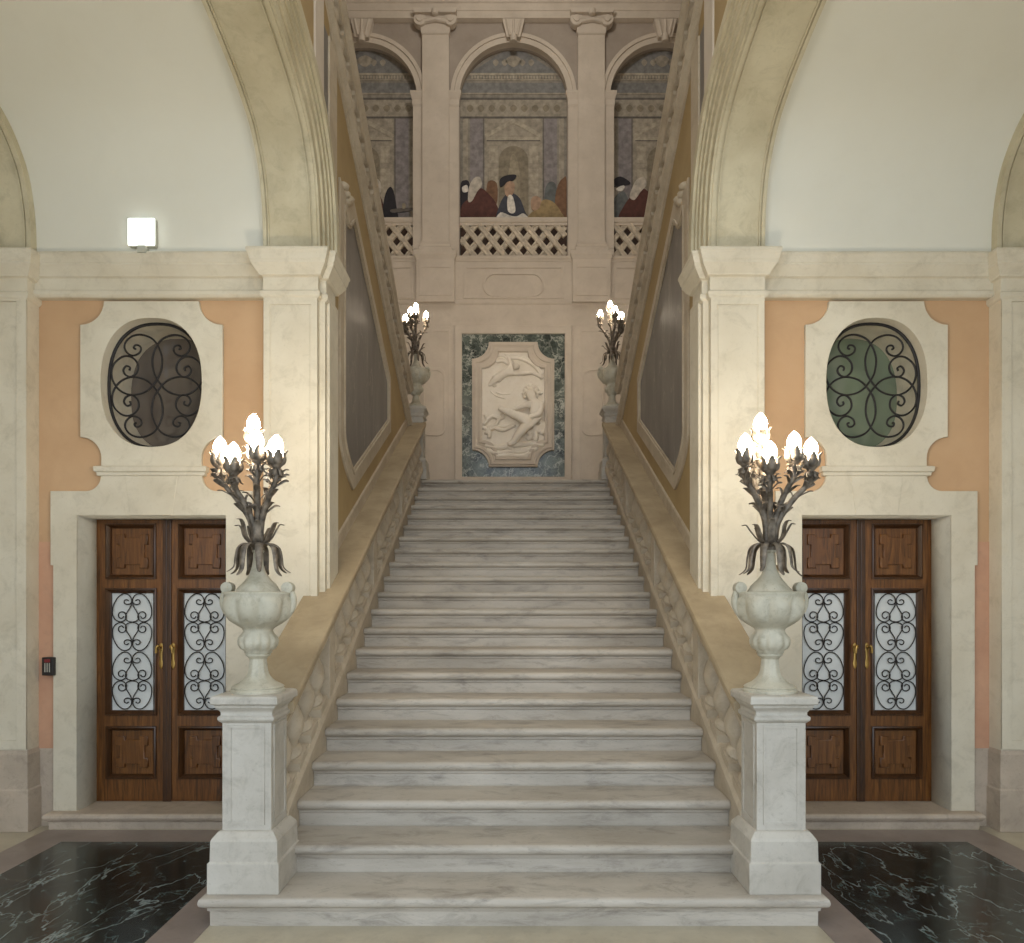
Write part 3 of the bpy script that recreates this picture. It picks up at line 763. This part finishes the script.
    for d0, d1, xa in ((0.0, .075, 1.362), (.075, .15, 1.346), (.15, .21, 1.334), (.21, .255, 1.322), (.255, .335, 1.302)):
        mb = MB(); arch_band(mb, d0, d1, *xr(xa, 1.3785 if d0 == 0 else 1.5)); mb.build('archivolt', 'stone_arch', ar, smooth=SH)
    ar2 = struct_empty(f'arch_outer_{side}', (s*3.6, 5.1, 4.13), f'stone arch at the {side} edge beyond the vault')
    mb = MB(); arch_band(mb, 0, .34, *xr(3.38, 3.84)); mb.build('soffit', 'stone_arch', ar2, smooth=SH)
    for a, b in ((3.379, 3.41), (3.42, 3.43)):
        mb = MB(); arch_band(mb, -.012, .02, *xr(a, b)); mb.build('soffit_bead', 'stone_arch', ar2, smooth=SH)
    # wall over the arch and bay closing
    sp = [(a, b) for a, b in offset_curve(ARCH, .3)]
    mb = MB().prism_x([(5.46, 4.05)]+sp+[(.4, 4.05), (.4, 7.6), (5.46, 7.6)], *xr(1.40, 1.55))
    wa = struct(mb, f'wall_arcade_{side}', 'ochre')
    MB().box(*xr(1.385, 1.42), 5.03, 5.25, 4.6, 7.5).build('wall_pilaster', 'taupe', wa, bevel=.003)
    MB().box(*xr(1.394, 1.42), 5.25, 5.395, 4.6, 5.86).build('grey_strip', 'grey_marble', wa)  # narrow grey strip between wall pilaster and corner strip
    MB().box(*xr(1.380, 1.42), 5.395, 5.62, 4.3, 5.86).build('corner_strip', 'stone_carved', wa, bevel=.003)
    struct(MB().box(*xr(4.0, 4.2), .3, 5.6, 0, 5.4), f'wall_bay_{side}', 'stone')
    struct(MB().box(*xr(3.8, 4.2), 0.6, 5.6, 5.0, 5.4), f'ceiling_bay_{side}', 'white')

struct(MB().box(-1.6, 1.6, -1.2, 5.64, 7.6, 7.8), 'ceiling_nave', 'white')
struct(MB().box(-3.5, 3.5, 5.4, BACK+.3, 12.6, 12.8), 'ceiling_stairwell', 'white')
for s in (-1, 1):
    struct(MB().box(*sorted((s*1.56, s*3.5)), 5.45, 5.64, 4.2, 12.6), f'wall_over_bay_{SIDE[s]}', 'taupe_wall')
struct(MB().box(-1.6, 1.6, 5.45, 5.64, 7.6, 12.6), 'wall_over_nave', 'taupe_wall')

# ------------------------------------------------------------------ back wall
def bbox(mb, px0, px1, py0, py1, y0, y1): return mb.box(bx(px0), bx(px1), y0, y1, bz(py1), bz(py0))
centers = [362, 512.5, 663]
R = 54/58.54
SPR = bz(97)
holes = []
def arch_loop(c, r, zb, zs, n=24):
    return [(c-r, zb), (c+r, zb)]+arc(c, zs, r, 0, 180, n)
for c in centers: holes.append(arch_loop(bx(c), R, bz(257), SPR))
mb = MB().shape([rect(-4, 4, LAND, 12.6)]+holes, 'xz', BACK+.15, .15)
bw = struct(mb, 'wall_back', 'taupe_wall', 'taupe arcaded back wall of the stairwell above the landing')
mb = MB()
mb.box(-4, 4, BACK-.01, BACK, LAND, bz(304)); mb.build('lower_wall_facing', 'taupe', bw)
mb = MB().stack(-4, 4, BACK, BACK+.05, [(.012, bz(326)), (.014, bz(324)), (.014, bz(305)), (.03, bz(304)), (.035, bz(302)), (.012, bz(301))], 'f'); mb.build('string_course', 'taupe', bw)
bbox(MB(), 300, 726, 261, 301, BACK-.012, BACK).build('dado', 'taupe', bw)
mb = MB().stack(-4, 4, BACK, BACK+.05, [(.02, bz(262)), (.03, bz(260.5)), (.05, bz(259)), (.055, bz(257)), (.02, bz(256.5))], 'f'); mb.build('dado_cornice', 'taupe', bw)
# dado panels with rounded cartouches
mb = MB()
for c in centers:
    mb.shape([rect(bx(c-50), bx(c+50), bz(299), bz(266)), rect(bx(c-47.5), bx(c+47.5), bz(296.5), bz(268.5))], 'xz', BACK-.016, .01, .003)
    def stad(w, h):
        X0 = bx(c); Z0 = bz(285); w /= 58.54; h /= 58.54
        return arc(X0+w-h, Z0, h, -90, 90, 10)+arc(X0-w+h, Z0, h, 90, 270, 10)
    mb.shape([stad(31, 12.5), stad(28.5, 10)], 'xz', BACK-.018, .012, .004)
mb.build('dado_panel', 'taupe', bw)
# pedestals, pilasters and capitals between the arches
for c in (435, 590):
    mb = MB(); cxx = bx(c); hw = 19/58.54
    mb.stack(cxx-hw, cxx+hw, BACK-.10, BACK, [(.0, bz(304)), (0, bz(262)), (.015, bz(260)), (.035, bz(257.5)), (.035, bz(254)), (.01, bz(252))], 'lrf'); mb.build('pilaster_pedestal', 'taupe', bw, bevel=.003)
    mb = MB().shape([rect(cxx-hw+.05, cxx+hw-.05, bz(298), bz(268)), rect(cxx-hw+.08, cxx+hw-.08, bz(296), bz(270))], 'xz', BACK-.102, .008, .002); mb.build('pedestal_panel', 'taupe', bw)
    hw = 13.3/58.54
    mb = MB().stack(cxx-hw, cxx+hw, BACK-.08, BACK, [(.05, bz(254)), (.055, bz(251)), (.03, bz(249)), (.035, bz(247)), (.012, bz(245)), (0, bz(243)), (0, bz(37))], 'lrf'); mb.build('pilaster', 'taupe', bw, bevel=.003)
    mb = MB().stack(cxx-hw, cxx+hw, BACK-.09, BACK, [(.0, bz(38)), (.02, bz(36.5)), (.02, bz(34)), (.03, bz(30)), (.05, bz(24)), (.06, bz(22.5)), (.12, bz(22)), (.14, bz(20)), (.14, bz(18)), (.06, bz(17.5))], 'lrf')
    mb.tube([(cxx-hw, BACK-.13, bz(28)), (cxx, BACK-.15, bz(26)), (cxx+hw, BACK-.13, bz(28))], .045, 8)
    mb.lathe([(0, -.07), (.06, -.04), (.06, .04), (0, .07)], (cxx, BACK-.2, bz(22)), 10)
    for q in (-1, 1):
        me = bpy.data.meshes.new('tmp'); m2 = MB().lathe([(.03, -.07), (.105, -.06), (.115, 0), (.105, .06), (.06, .065), (.055, .085), (.0, .09)], seg=20); m2.bm.to_mesh(me); m2.bm.free()
        mb.mesh(me, Matrix.Translation((cxx+q*(hw+.03), BACK-.1, bz(26))) @ Matrix.Rotation(PI/2, 4, 'X')); bpy.data.meshes.remove(me)
    mb.build('ionic_capital', 'taupe', bw, smooth=SH)
    for q in (-1, 1):               # arch piers with imposts
        a, b = sorted((cxx+q*13.3/58.54, cxx+q*22.8/58.54))
        MB().box(a, b, BACK-.03, BACK, bz(257), bz(97)).build('arch_pier', 'taupe', bw)
        mb = MB().stack(a, b, BACK-.03, BACK, [(0, bz(108)), (.012, bz(106)), (.012, bz(101)), (.03, bz(98)), (.045, bz(95)), (.045, bz(93)), (.01, bz(92.5))], 'lrf'); mb.build('impost', 'taupe', bw, bevel=.002)
for c in centers:
    C = bx(c)
    for r0, r1, yy in ((R-.003, R+.09, .025), (R+.09, R+.155, .045)):
        a = arc(C, SPR, r1, 0, 180, 32)+arc(C, SPR, r0, 180, 0, 32)
        MB().prism_y(a, BACK-yy, BACK+.1).build('archivolt', 'taupe', bw, bevel=.004)
    mb = MB().prism_y([(C-.115, bz(42)), (C+.115, bz(42)), (C+.19, bz(24)), (C-.19, bz(24))], BACK-.12, BACK)
    for k in (-1, 0, 1):
        mb.tube([(C+k*.06, BACK-.125, bz(41)), (C+k*.09, BACK-.13, bz(33)), (C+k*.12, BACK-.12, bz(25))], .022, 8)
    mb.lathe([(.0, -.11), (.06, -.09), (.06, .03), (.0, .06)], (C, BACK-.1, bz(41)), 10)
    mb.build('keystone', 'taupe', bw, smooth=SH)
mb = MB().stack(-4, 4, BACK, BACK+.05, [(.03, bz(23.5)), (.10, bz(22.5)), (.10, bz(16)), (.115, bz(15.5)), (.115, bz(9)), (.14, bz(8)), (.15, bz(6)), (.11, bz(5.5)), (.11, bz(-6)), (.2, bz(-10)), (.32, bz(-16)), (.33, bz(-22)), (.1, bz(-24))], 'f')
mb.build('entablature', 'taupe', bw, bevel=.003)
# wall panels beside the relief
mb = MB()
for c in (433, 592):
    mb.shape([rect(bx(c-13), bx(c+16), bz(480), bz(330)), rect(bx(c-11), bx(c+14), bz(478), bz(332))], 'xz', BACK-.014, .008, .003)
    a = lambda w, z0, z1: arc(bx(c)+w-.12, bz(z0)+.12, .12, -90, 0, 6)+arc(bx(c)+w-.12, bz(z1)-.12, .12, 0, 90, 6)+arc(bx(c)-w+.12, bz(z1)-.12, .12, 90, 180, 6)+arc(bx(c)-w+.12, bz(z0)+.12, .12, 180, 270, 6)
    mb.shape([a(.19, 436, 368), a(.16, 433, 371)], 'xz', BACK-.016, .01, .003)
mb.build('wall_panel', 'taupe', bw)

# ------------------------------------------------------------------ lattice balustrades under the painted arches
for c, nm in zip(centers, ('left', 'middle', 'right')):
    C = bx(c); r = R-.004
    t = thing('lattice_balustrade', (C, BACK+.06, bz(257)), f'interlaced stone lattice balustrade below the {nm} painted arch', 'balustrade', 'lattice balustrades under the painted arches')
    zb, zt = bz(256.5), bz(223)
    mb = MB().stack(C-r, C+r, BACK+.02, BACK+.12, [(0, bz(224.5)), (0, bz(222.5)), (.02, bz(221.5)), (.03, bz(219)), (.03, bz(217.5)), (.01, bz(217))], 'f'); mb.build('rail', 'taupe', t, bevel=.002)
    MB().box(C-r, C+r, BACK+.02, BACK+.11, bz(257), bz(255.2)).build('plinth', 'taupe', t)
    mb = MB(); n = 7; wdt = 2*r/n; hh = zt-zb; run = .47
    def clipseg(p, q):
        pts = []
        steps = 14
        for i in range(steps+1):
            x = p[0]+(q[0]-p[0])*i/steps; z = p[1]+(q[1]-p[1])*i/steps
            if C-r <= x <= C+r: pts.append((x, z))
        return (pts[0], pts[-1]) if len(pts) > 1 else None
    for i in range(-3, n+3):
        for sg in (1, -1):
            for off in (.25,):
                x0 = C-r+(i+off)*wdt
                sgm = clipseg((x0 if sg > 0 else x0+run, zb), (x0+run if sg > 0 else x0, zt))
                if sgm:
                    (ax, az), (b_x, b_z) = sgm
                    yy = BACK+.055+(.012 if sg > 0 else -.004)
                    d = Vector((b_x-ax, 0, b_z-az)); 
                    if d.length < .06: continue
                    d.normalize(); nn = Vector((-d.z, 0, d.x))*.048
                    A, B = Vector((ax, 0, az)), Vector((b_x, 0, b_z))
                    poly = [((A+nn).x, (A+nn).z), ((A-nn).x, (A-nn).z), ((B-nn).x, (B-nn).z), ((B+nn).x, (B+nn).z)]
                    poly = [(min(max(px, C-r), C+r), pz) for px, pz in poly]
                    mb.prism_y(poly, yy-.022, yy+.022)
                    for e_ in (-.62, .62):
                        mid = nn*e_; n3 = nn*.26
                        q4 = [A+mid+n3, A+mid-n3, B+mid-n3, B+mid+n3]
                        mb.prism_y([(min(max(p.x, C-r), C+r), p.z) for p in q4], yy-.034, yy-.02)
    mb.build('lattice', 'p_lattice', t)

# ------------------------------------------------------------------ murals
def blob(pts, n=4): return [(p.x, p.y) for p in smooth_line([(a, b, 0) for a, b in pts], n, True)]
YM = BACK+.17
for ci, (c, nm) in enumerate(zip(centers, ('left', 'middle', 'right'))):
    C = bx(c)
    lab = ('painted arch with an architectural backdrop and a servant holding a tray', 'painted middle arch with robed onlookers and a figure in a black hat', 'painted arch with two cloaked onlookers, one in a dark hat')[ci]
    t = thing('wall_painting', (C, YM, bz(257)), lab, 'mural', 'painted arches on the back wall')
    MB().prism_y(arch_loop(C, R+.03, bz(258), SPR), YM, YM+.02).build('painted_ground', 'p_bg', t)
    MB().box(C-R+.004, C+R-.004, YM-.006, YM+.004, bz(258), bz(218)).build('painted_lower_ground', 'p_hole', t)  # brown mural ground that shows through the lattice
    P = lambda px, py: (C+(px)/58.54, bz(py))
    def clip_rect(x0, x1, y0, y1):
        # clip to the arch
        pts = []
        for x, y in ((x0, y1), (x1, y1), (x1, y0), (x0, y0)):
            z = bz(y); lim = R if z <= SPR else math.sqrt(max(R*R-(z-SPR)**2, .0004))
            X_ = max(-lim, min(lim, x/58.54)); pts.append((C+X_, z))
        return pts
    def patch(mb, poly, k): mb.prism_y(poly, YM-.002-.0022*k, YM+.005)
    arc_ = {}
    def P_add(mat, poly, k): patch(arc_.setdefault(mat, MB()), poly, k)
    for y0, y1, m_, k in ((44, 66, 'p_blue', 1), (66, 68, 'p_pale', 2), (72, 73.5, 'p_light', 2), (76, 86, 'p_blue', 1), (86, 87.5, 'p_light', 2), (91, 93, 'p_shadow', 2), (93, 110, 'p_light', 1), (110, 111.5, 'p_shadow', 2)):
        P_add(m_, clip_rect(-54, 54, y0, y1), k)
    for i in range(-16, 17): 
        lim = math.sqrt(max(0, 54**2-(97-69.5)**2))
        if abs(i*3) < lim-2: P_add('p_pale', clip_rect(i*3-.8, i*3+.8, 68.6, 71.5), 3)
    def solo(name, mat, poly, k): patch((m5 := MB()), poly, k); m5.build(name, mat, t)
    for i in range(-4, 5): solo('painted_rosette', 'p_niche', blob([P(i*11-3.5, 101.5), P(i*11, 98), P(i*11+3.5, 101.5), P(i*11, 105.5)]), 2)
    for i in (-2, -1, 1, 2): solo('painted_rosette', 'p_light', blob([P(i*9-3, 55), P(i*9, 52), P(i*9+3, 55), P(i*9, 59)]), 2)
    solo('painted_rosette', 'p_light', blob([P(-8, 53), P(0, 48), P(8, 53), P(0, 60)]), 2)
    for q in (-1, 1):
        solo('painted_marble_panel', 'p_violet', rect(*sorted((C+q*31/58.54, C+q*44/58.54)), bz(217), bz(112)), 1)
        P_add('p_shadow', rect(*sorted((C+q*30/58.54, C+q*30.8/58.54)), bz(217), bz(112)), 2)
        P_add('p_light', rect(*sorted((C+q*46/58.54, C+q*51/58.54)), bz(217), bz(112)), 1)
        P_add('p_pale', [P(0, 112), P(0, 117), P(q*26, 131), P(q*29, 131), P(q*29, 128)], 3)
        P_add('p_pale', rect(*sorted((C+q*16/58.54, C+q*25/58.54)), bz(217), bz(140)), 2)
        P_add('p_light', rect(*sorted((C+q*15/58.54, C+q*26/58.54)), bz(163), bz(157)), 3)
    P_add('p_light', rect(C-29/58.54, C+29/58.54, bz(217), bz(112)), 1)
    P_add('p_pale', rect(C-28/58.54, C+28/58.54, bz(134), bz(131)), 3)
    P_add('p_shadow', rect(C-27/58.54, C+27/58.54, bz(135), bz(134)), 3)
    P_add('p_niche', [(C-15/58.54, bz(217)), (C+15/58.54, bz(217))]+arc(C, bz(155), 15/58.54, 0, 180, 14), 4)
    P_add('p_statue', blob([P(-5, 200), P(-6, 175), P(-4, 162), P(-3, 152), P(0, 148), P(3, 152), P(5, 160), P(7, 176), P(5, 200)]), 5)
    bd = MB()
    names = {'p_blue': 'painted_ceiling_band', 'p_pale': 'painted_moulding', 'p_light': 'painted_stonework', 'p_shadow': 'painted_shadow_line', 'p_niche': 'painted_niche', 'p_violet': 'painted_marble_panel', 'p_statue': 'painted_statue'}
    bd.bm.free()
    for m_, mb in arc_.items(): mb.build(names[m_], m_, t)
    def figure(parts, k0, name='painted_figure'):
        first = None
        for j, (nm_, m_, pts) in enumerate(parts):
            mb = MB(); pl = [P(*p) for p in pts]
            pl = [(min(max(a, C-R+.003), C+R-.003), max(b, bz(216.6))) for a, b in blob(pl)]
            patch(mb, pl, k0+j)
            o_ = mb.build(nm_ if first else name, m_, first or t)
            first = first or o_
    if ci == 1:
        figure([('', 'p_black', [(-54, 217), (-54, 182), (-50, 175), (-44, 180), (-42, 217)]), ('mask', 'p_lace', [(-52, 182), (-47, 180), (-46, 186), (-51, 187)])], 6)
        figure([('', 'p_brown', [(-27, 200), (-27, 180), (-23, 175), (-17, 178), (-16, 190), (-18, 200)])], 6)
        figure([('', 'p_maroon', [(-54, 217), (-52, 200), (-40, 190), (-33, 183), (-24, 190), (-17, 200), (-15, 217)]), ('wig', 'p_wig', [(-46, 196), (-45, 182), (-40, 173), (-34, 172), (-32, 180), (-37, 187), (-42, 196)])], 8)
        figure([('', 'p_navy', [(-16, 217), (-14, 200), (-8, 190), (-2, 188), (6, 193), (11, 205), (13, 217)]), ('face', 'p_skin', [(-8, 190), (-9, 181), (-5, 176), (1, 179), (0, 188), (-4, 192)]), ('hat', 'p_black', [(-13, 182), (-14, 175), (-9, 171), (0, 169.5), (3, 171), (0, 175), (-6, 177)]), ('jabot', 'p_lace', [(-6, 205), (-6, 193), (-3, 190), (0, 194), (2, 206), (-2, 209)]), ('cuff', 'p_lace', [(-16, 216), (-13, 208), (-4, 211), (3, 212), (10, 209), (14, 216)])], 10)
        figure([('', 'p_teal', [(32, 205), (32, 185), (36, 177), (42, 178), (45, 190), (44, 205)])], 6)
        figure([('', 'p_brown', [(44, 217), (42, 195), (45, 180), (50, 173), (54, 175), (54, 217)])], 7)
        figure([('', 'p_yellow', [(15, 217), (17, 209), (24, 204), (30, 195), (40, 197), (48, 207), (50, 217)]), ('face', 'p_skin', [(18, 203), (18, 194), (23, 191), (28, 195), (26, 203), (21, 206)])], 9)
    elif ci == 2:
        figure([('', 'p_teal', [(-54, 217), (-52, 200), (-45, 189), (-38, 187), (-33, 200), (-32, 217)]), ('mask', 'p_lace', [(-47, 184), (-40, 180), (-38, 182), (-41, 186)]), ('hat', 'p_black', [(-52, 182), (-51, 176), (-44, 171.5), (-38, 173), (-32, 178), (-38, 180), (-45, 181)])], 7)
        figure([('', 'p_maroon', [(-43, 217), (-38, 200), (-30, 190), (-22, 183), (-12, 190), (-5, 217)]), ('wig', 'p_wig', [(-33, 192), (-30, 182), (-26, 175), (-19, 172), (-16, 180), (-22, 187), (-28, 195)])], 10)
    else:
        figure([('', 'p_maroon', [(-6, 217), (2, 192), (8, 186), (16, 192), (20, 205), (24, 217)]), ('wig', 'p_wig', [(4, 190), (5, 178), (11, 173), (16, 178), (15, 188)])], 7)
        figure([('', 'p_black', [(18, 217), (20, 192), (25, 182), (29, 186), (32, 202), (33, 217)]), ('tray', 'p_shadow', [(26, 205), (36, 203.5), (49, 203), (49, 205), (38, 207), (28, 208)]), ('cup', 'p_statue', [(38, 203.5), (38, 199), (41, 199), (41, 203.5)])], 8)

# ------------------------------------------------------------------ marble relief in its frame
def rx(zx): return bx(450+zx/5.546)
def rz(zy): return bz(320+zy/5.546)
t = thing('marble_relief', (bx(512), BACK-.02, bz(478)), 'carved white marble relief in a notched stone frame on dark green marble above the landing', 'relief')
MB().box(rx(62), rx(630), BACK-.024, BACK-.012, rz(872), rz(82)).build('backing_panel', 'green_marble', t, label='mottled dark green marble slab')
mb = MB().shape([rect(rx(22), rx(668), rz(905), rz(35)), rect(rx(62), rx(630), rz(872), rz(82))], 'xz', BACK-.035, .03, .012); mb.build('outer_frame', 'taupe', t)
f0 = notched(rx(118), rx(572), rz(818), rz(130), .285)
def nin(d): return notched(rx(118)+d, rx(572)-d, rz(818)+d, rz(130)-d, .285-.0*d)
mb = MB().shape([f0, nin(.17)], 'xz', BACK-.05, .032, .008)
mb.shape([nin(.03), nin(.075)], 'xz', BACK-.07, .03, .012)
mb.shape([nin(.115), nin(.165)], 'xz', BACK-.075, .028, .01)
mb.build('notched_frame', 'taupe', t)
MB().prism_y(nin(.16), BACK-.05, BACK-.02).build('relief_ground', 'relief', t)
def skin_body(nodes, edges, flat=.75, sub=2):
    """nodes: name -> (zx, zy, depth, radius) in the panel's own scale; one continuous body"""
    me = bpy.data.meshes.new('body'); keys = list(nodes); k = 1/5.546/58.54
    me.from_pydata([(rx(nodes[n][0]), nodes[n][2]*k, rz(nodes[n][1])) for n in keys], [(keys.index(a), keys.index(b)) for a, b in edges], [])
    o = bpy.data.objects.new('body', me); COL.objects.link(o)
    o.modifiers.new('skin', 'SKIN'); sv = me.skin_vertices[0].data
    for i, n in enumerate(keys): r = nodes[n][3]*k; sv[i].radius = (r, r); sv[i].use_root = (i == 0)
    ss = o.modifiers.new('s', 'SUBSURF'); ss.levels = sub; ss.render_levels = sub
    dg = bpy.context.evaluated_depsgraph_get(); m2 = bpy.data.meshes.new_from_object(o.evaluated_get(dg))
    bpy.data.objects.remove(o); bpy.data.meshes.remove(me)
    m2.transform(Matrix.Translation((0, BACK-.055, 0)) @ Matrix.Diagonal((1, flat, 1, 1)))
    return m2
# seated youth leaning on the rock
nodes = dict(pelvis=(478, 588, 0, 40), belly=(476, 545, -12, 36), chest=(470, 492, -18, 44), neck=(452, 450, -22, 17), head=(438, 415, -26, 32), crown=(436, 398, -24, 26),
             shl=(440, 478, -40, 22), ell=(398, 492, -58, 16), hal=(350, 512, -52, 12), fil=(330, 516, -50, 7),
             shr=(505, 478, -20, 22), elr=(486, 540, -55, 17), har=(420, 556, -62, 12), fir=(398, 560, -60, 7),
             knl=(400, 560, -62, 30), anl=(292, 512, -40, 17), tol=(262, 500, -42, 12),
             knr=(402, 612, -70, 30), anr=(346, 690, -48, 17), tor=(312, 704, -55, 12))
edges = [('pelvis', 'belly'), ('belly', 'chest'), ('chest', 'neck'), ('neck', 'head'), ('head', 'crown'), ('chest', 'shl'), ('shl', 'ell'), ('ell', 'hal'), ('hal', 'fil'), ('chest', 'shr'), ('shr', 'elr'), ('elr', 'har'), ('har', 'fir'), ('pelvis', 'knl'), ('knl', 'anl'), ('anl', 'tol'), ('pelvis', 'knr'), ('knr', 'anr'), ('anr', 'tor')]
mb = MB().mesh(skin_body(nodes, edges)); fig = mb.build('carved_figure', 'relief', t, smooth=PI)
mb = MB()
k_ = 1/5.546/58.54
def rt(pts, r, yy=-.062, seg=8): mb.tube(smooth_line([(rx(a), BACK+yy, rz(b)) for a, b in pts], 5), [q*k_ for q in (r if isinstance(r, list) else [r]*((len(pts)-1)*5+1))], seg)
for hx, hz, hr in ((412, 398, 15), (404, 416, 13), (408, 434, 11), (424, 384, 16), (442, 376, 17), (460, 382, 16), (472, 396, 15), (478, 414, 13), (474, 432, 11), (436, 390, 15), (454, 396, 14), (490, 410, 9), (500, 414, 8)):
    mb.lathe([(.001, -hr*k_), (hr*k_*.7, -hr*k_*.7), (hr*k_, 0), (hr*k_*.7, hr*k_*.7), (.001, hr*k_)], (rx(hx), BACK-.085, rz(hz)), 10)
mb.tube([(rx(424), BACK-.105, rz(408)), (rx(421), BACK-.112, rz(424)), (rx(426), BACK-.104, rz(428))], .008, 6)
mb.tube([(rx(428), BACK-.098, rz(436)), (rx(438), BACK-.098, rz(438))], .006, 6)
mb.build('carved_hair', 'relief', fig, smooth=PI)
# cherub on the wing
nodes = dict(pelvis=(275, 312, 0, 24), chest=(322, 288, -10, 25), neck=(342, 274, -14, 13), head=(362, 266, -34, 27), crown=(368, 254, -32, 22), shl=(335, 262, -20, 13), ell=(325, 232, -25, 10), hal=(312, 212, -20, 8), shr=(345, 305, -15, 13), elr=(400, 306, -22, 10), har=(452, 302, -20, 8), knl=(245, 334, -12, 19), anl=(218, 362, -5, 11), tol=(208, 372, -5, 7), knr=(258, 342, 5, 17), anr=(232, 376, 0, 11))
edges = [('pelvis', 'chest'), ('chest', 'neck'), ('neck', 'head'), ('head', 'crown'), ('chest', 'shl'), ('shl', 'ell'), ('ell', 'hal'), ('chest', 'shr'), ('shr', 'elr'), ('elr', 'har'), ('pelvis', 'knl'), ('knl', 'anl'), ('anl', 'tol'), ('pelvis', 'knr'), ('knr', 'anr')]
mb = MB().mesh(skin_body(nodes, edges)); ch = mb.build('carved_winged_child', 'relief', t, smooth=PI)
mb = MB()
for pts in ([(320, 255), (290, 235), (250, 238)], [(318, 248), (288, 222), (246, 226)], [(318, 240), (296, 210), (262, 206)]): rt(pts, 9)
mb.build('carved_wing', 'relief', ch, smooth=PI)
mb = MB()
for pts in ([(310, 212), (360, 206), (420, 224), (470, 262), (505, 312)], [(318, 220), (370, 218), (430, 240), (480, 282), (500, 330)], [(400, 306), (450, 300), (490, 318), (506, 332)], [(330, 205), (300, 200), (330, 215)]): rt(pts, 10)
mb.build('carved_drapery', 'relief', t, smooth=PI)
mb = MB()
for pts in ([(480, 560), (512, 590), (500, 640)], [(440, 575), (480, 600), (515, 575)], [(450, 590), (485, 620), (515, 600)], [(440, 630), (470, 612), (510, 600)], [(455, 600), (470, 650), (462, 672)], [(430, 620), (440, 650), (420, 668)]): rt(pts, 16)
for pts in ([(190, 700), (260, 712), (340, 700), (430, 690), (515, 700)], [(200, 728), (270, 742), (360, 728), (480, 716)], [(250, 760), (320, 752), (400, 758), (440, 740)], [(320, 712), (370, 738), (430, 724)]): rt(pts, 17, -.055)
for pts in ([(205, 560), (230, 540), (262, 556), (248, 585), (215, 600), (205, 640)], [(180, 600), (205, 615), (235, 606), (262, 600), (330, 590)], [(262, 556), (290, 540), (280, 520)], [(180, 585), (200, 560), (190, 530)], [(240, 600), (290, 615), (355, 585)], [(185, 630), (215, 625), (210, 660)]): rt(pts, 11)
mb.build('carved_landscape', 'relief', t, smooth=PI)
for pts in ([(220, 400), (250, 425), (300, 440)], [(250, 405), (290, 418), (330, 412)]):
    mb = MB(); rt(pts, 4, -.05); mb.build('carved_cloud', 'relief', t, smooth=PI)

# ------------------------------------------------------------------ small fittings
t = thing('emergency_light', (-2.615, 5.06, 4.07), 'small square white emergency light standing on the left cornice', 'light')
MB().box(-2.71, -2.52, 5.06, 5.12, 4.115, 4.31).build('housing', 'housing', t, bevel=.01)
MB().box(-2.645, -2.585, 5.05, 5.15, 4.07, 4.13).build('stand', 'housing', t)
MB().box(-2.708, -2.522, 5.045, 5.062, 4.12, 4.308).build('diffuser', 'lampface', t, bevel=.006)
MB().box(-2.685, -2.545, 5.043, 5.048, 4.133, 4.147).build('caption_strip', 'cyan', t)
t = thing('alarm_button', (-3.335, 5.17, 1.17), 'small black and red alarm box on the pink wall beside the left door', 'alarm')
MB().box(-3.372, -3.290, 5.14, 5.2, 1.09, 1.22).build('box', 'black', t, bevel=.004)
MB().box(-3.35, -3.312, 5.135, 5.145, 1.185, 1.207).build('red_plate', 'red', t)
mb = MB()
for k in range(3): mb.box(-3.35+.016*k, -3.345+.016*k, 5.136, 5.143, 1.115, 1.18)
mb.build('grille', 'housing', t)

# ------------------------------------------------------------------ light
w = bpy.data.worlds.new('world'); scn.world = w; w.use_nodes = True
w.node_tree.nodes['Background'].inputs['Color'].default_value = (.78, .89, 1.0, 1)
w.node_tree.nodes['Background'].inputs['Strength'].default_value = 2.0
def lamp(name, loc, power, col, r=.15):
    l = bpy.data.lights.new(name, 'POINT'); l.energy = power; l.color = col; l.shadow_soft_size = r
    o = bpy.data.objects.new(name, l); COL.objects.link(o); o.location = loc; return o
lamp('stairwell_fill', (0, 8.6, 11.4), 150, (1, .95, .88), .3)  # unseen point light added high up to light the stairwell, no fixture
lamp('hall_fill', (0, 2.6, 6.4), 55, (1, .95, .86), .25)  # unseen fill light over the hall, no fixture modelled
scn.view_settings.view_transform = 'Standard'; scn.view_settings.look = 'None'; scn.view_settings.gamma = 1; scn.view_settings.use_curve_mapping = False
scn.view_settings.exposure = 0.12
scn.cycles.use_denoising = True
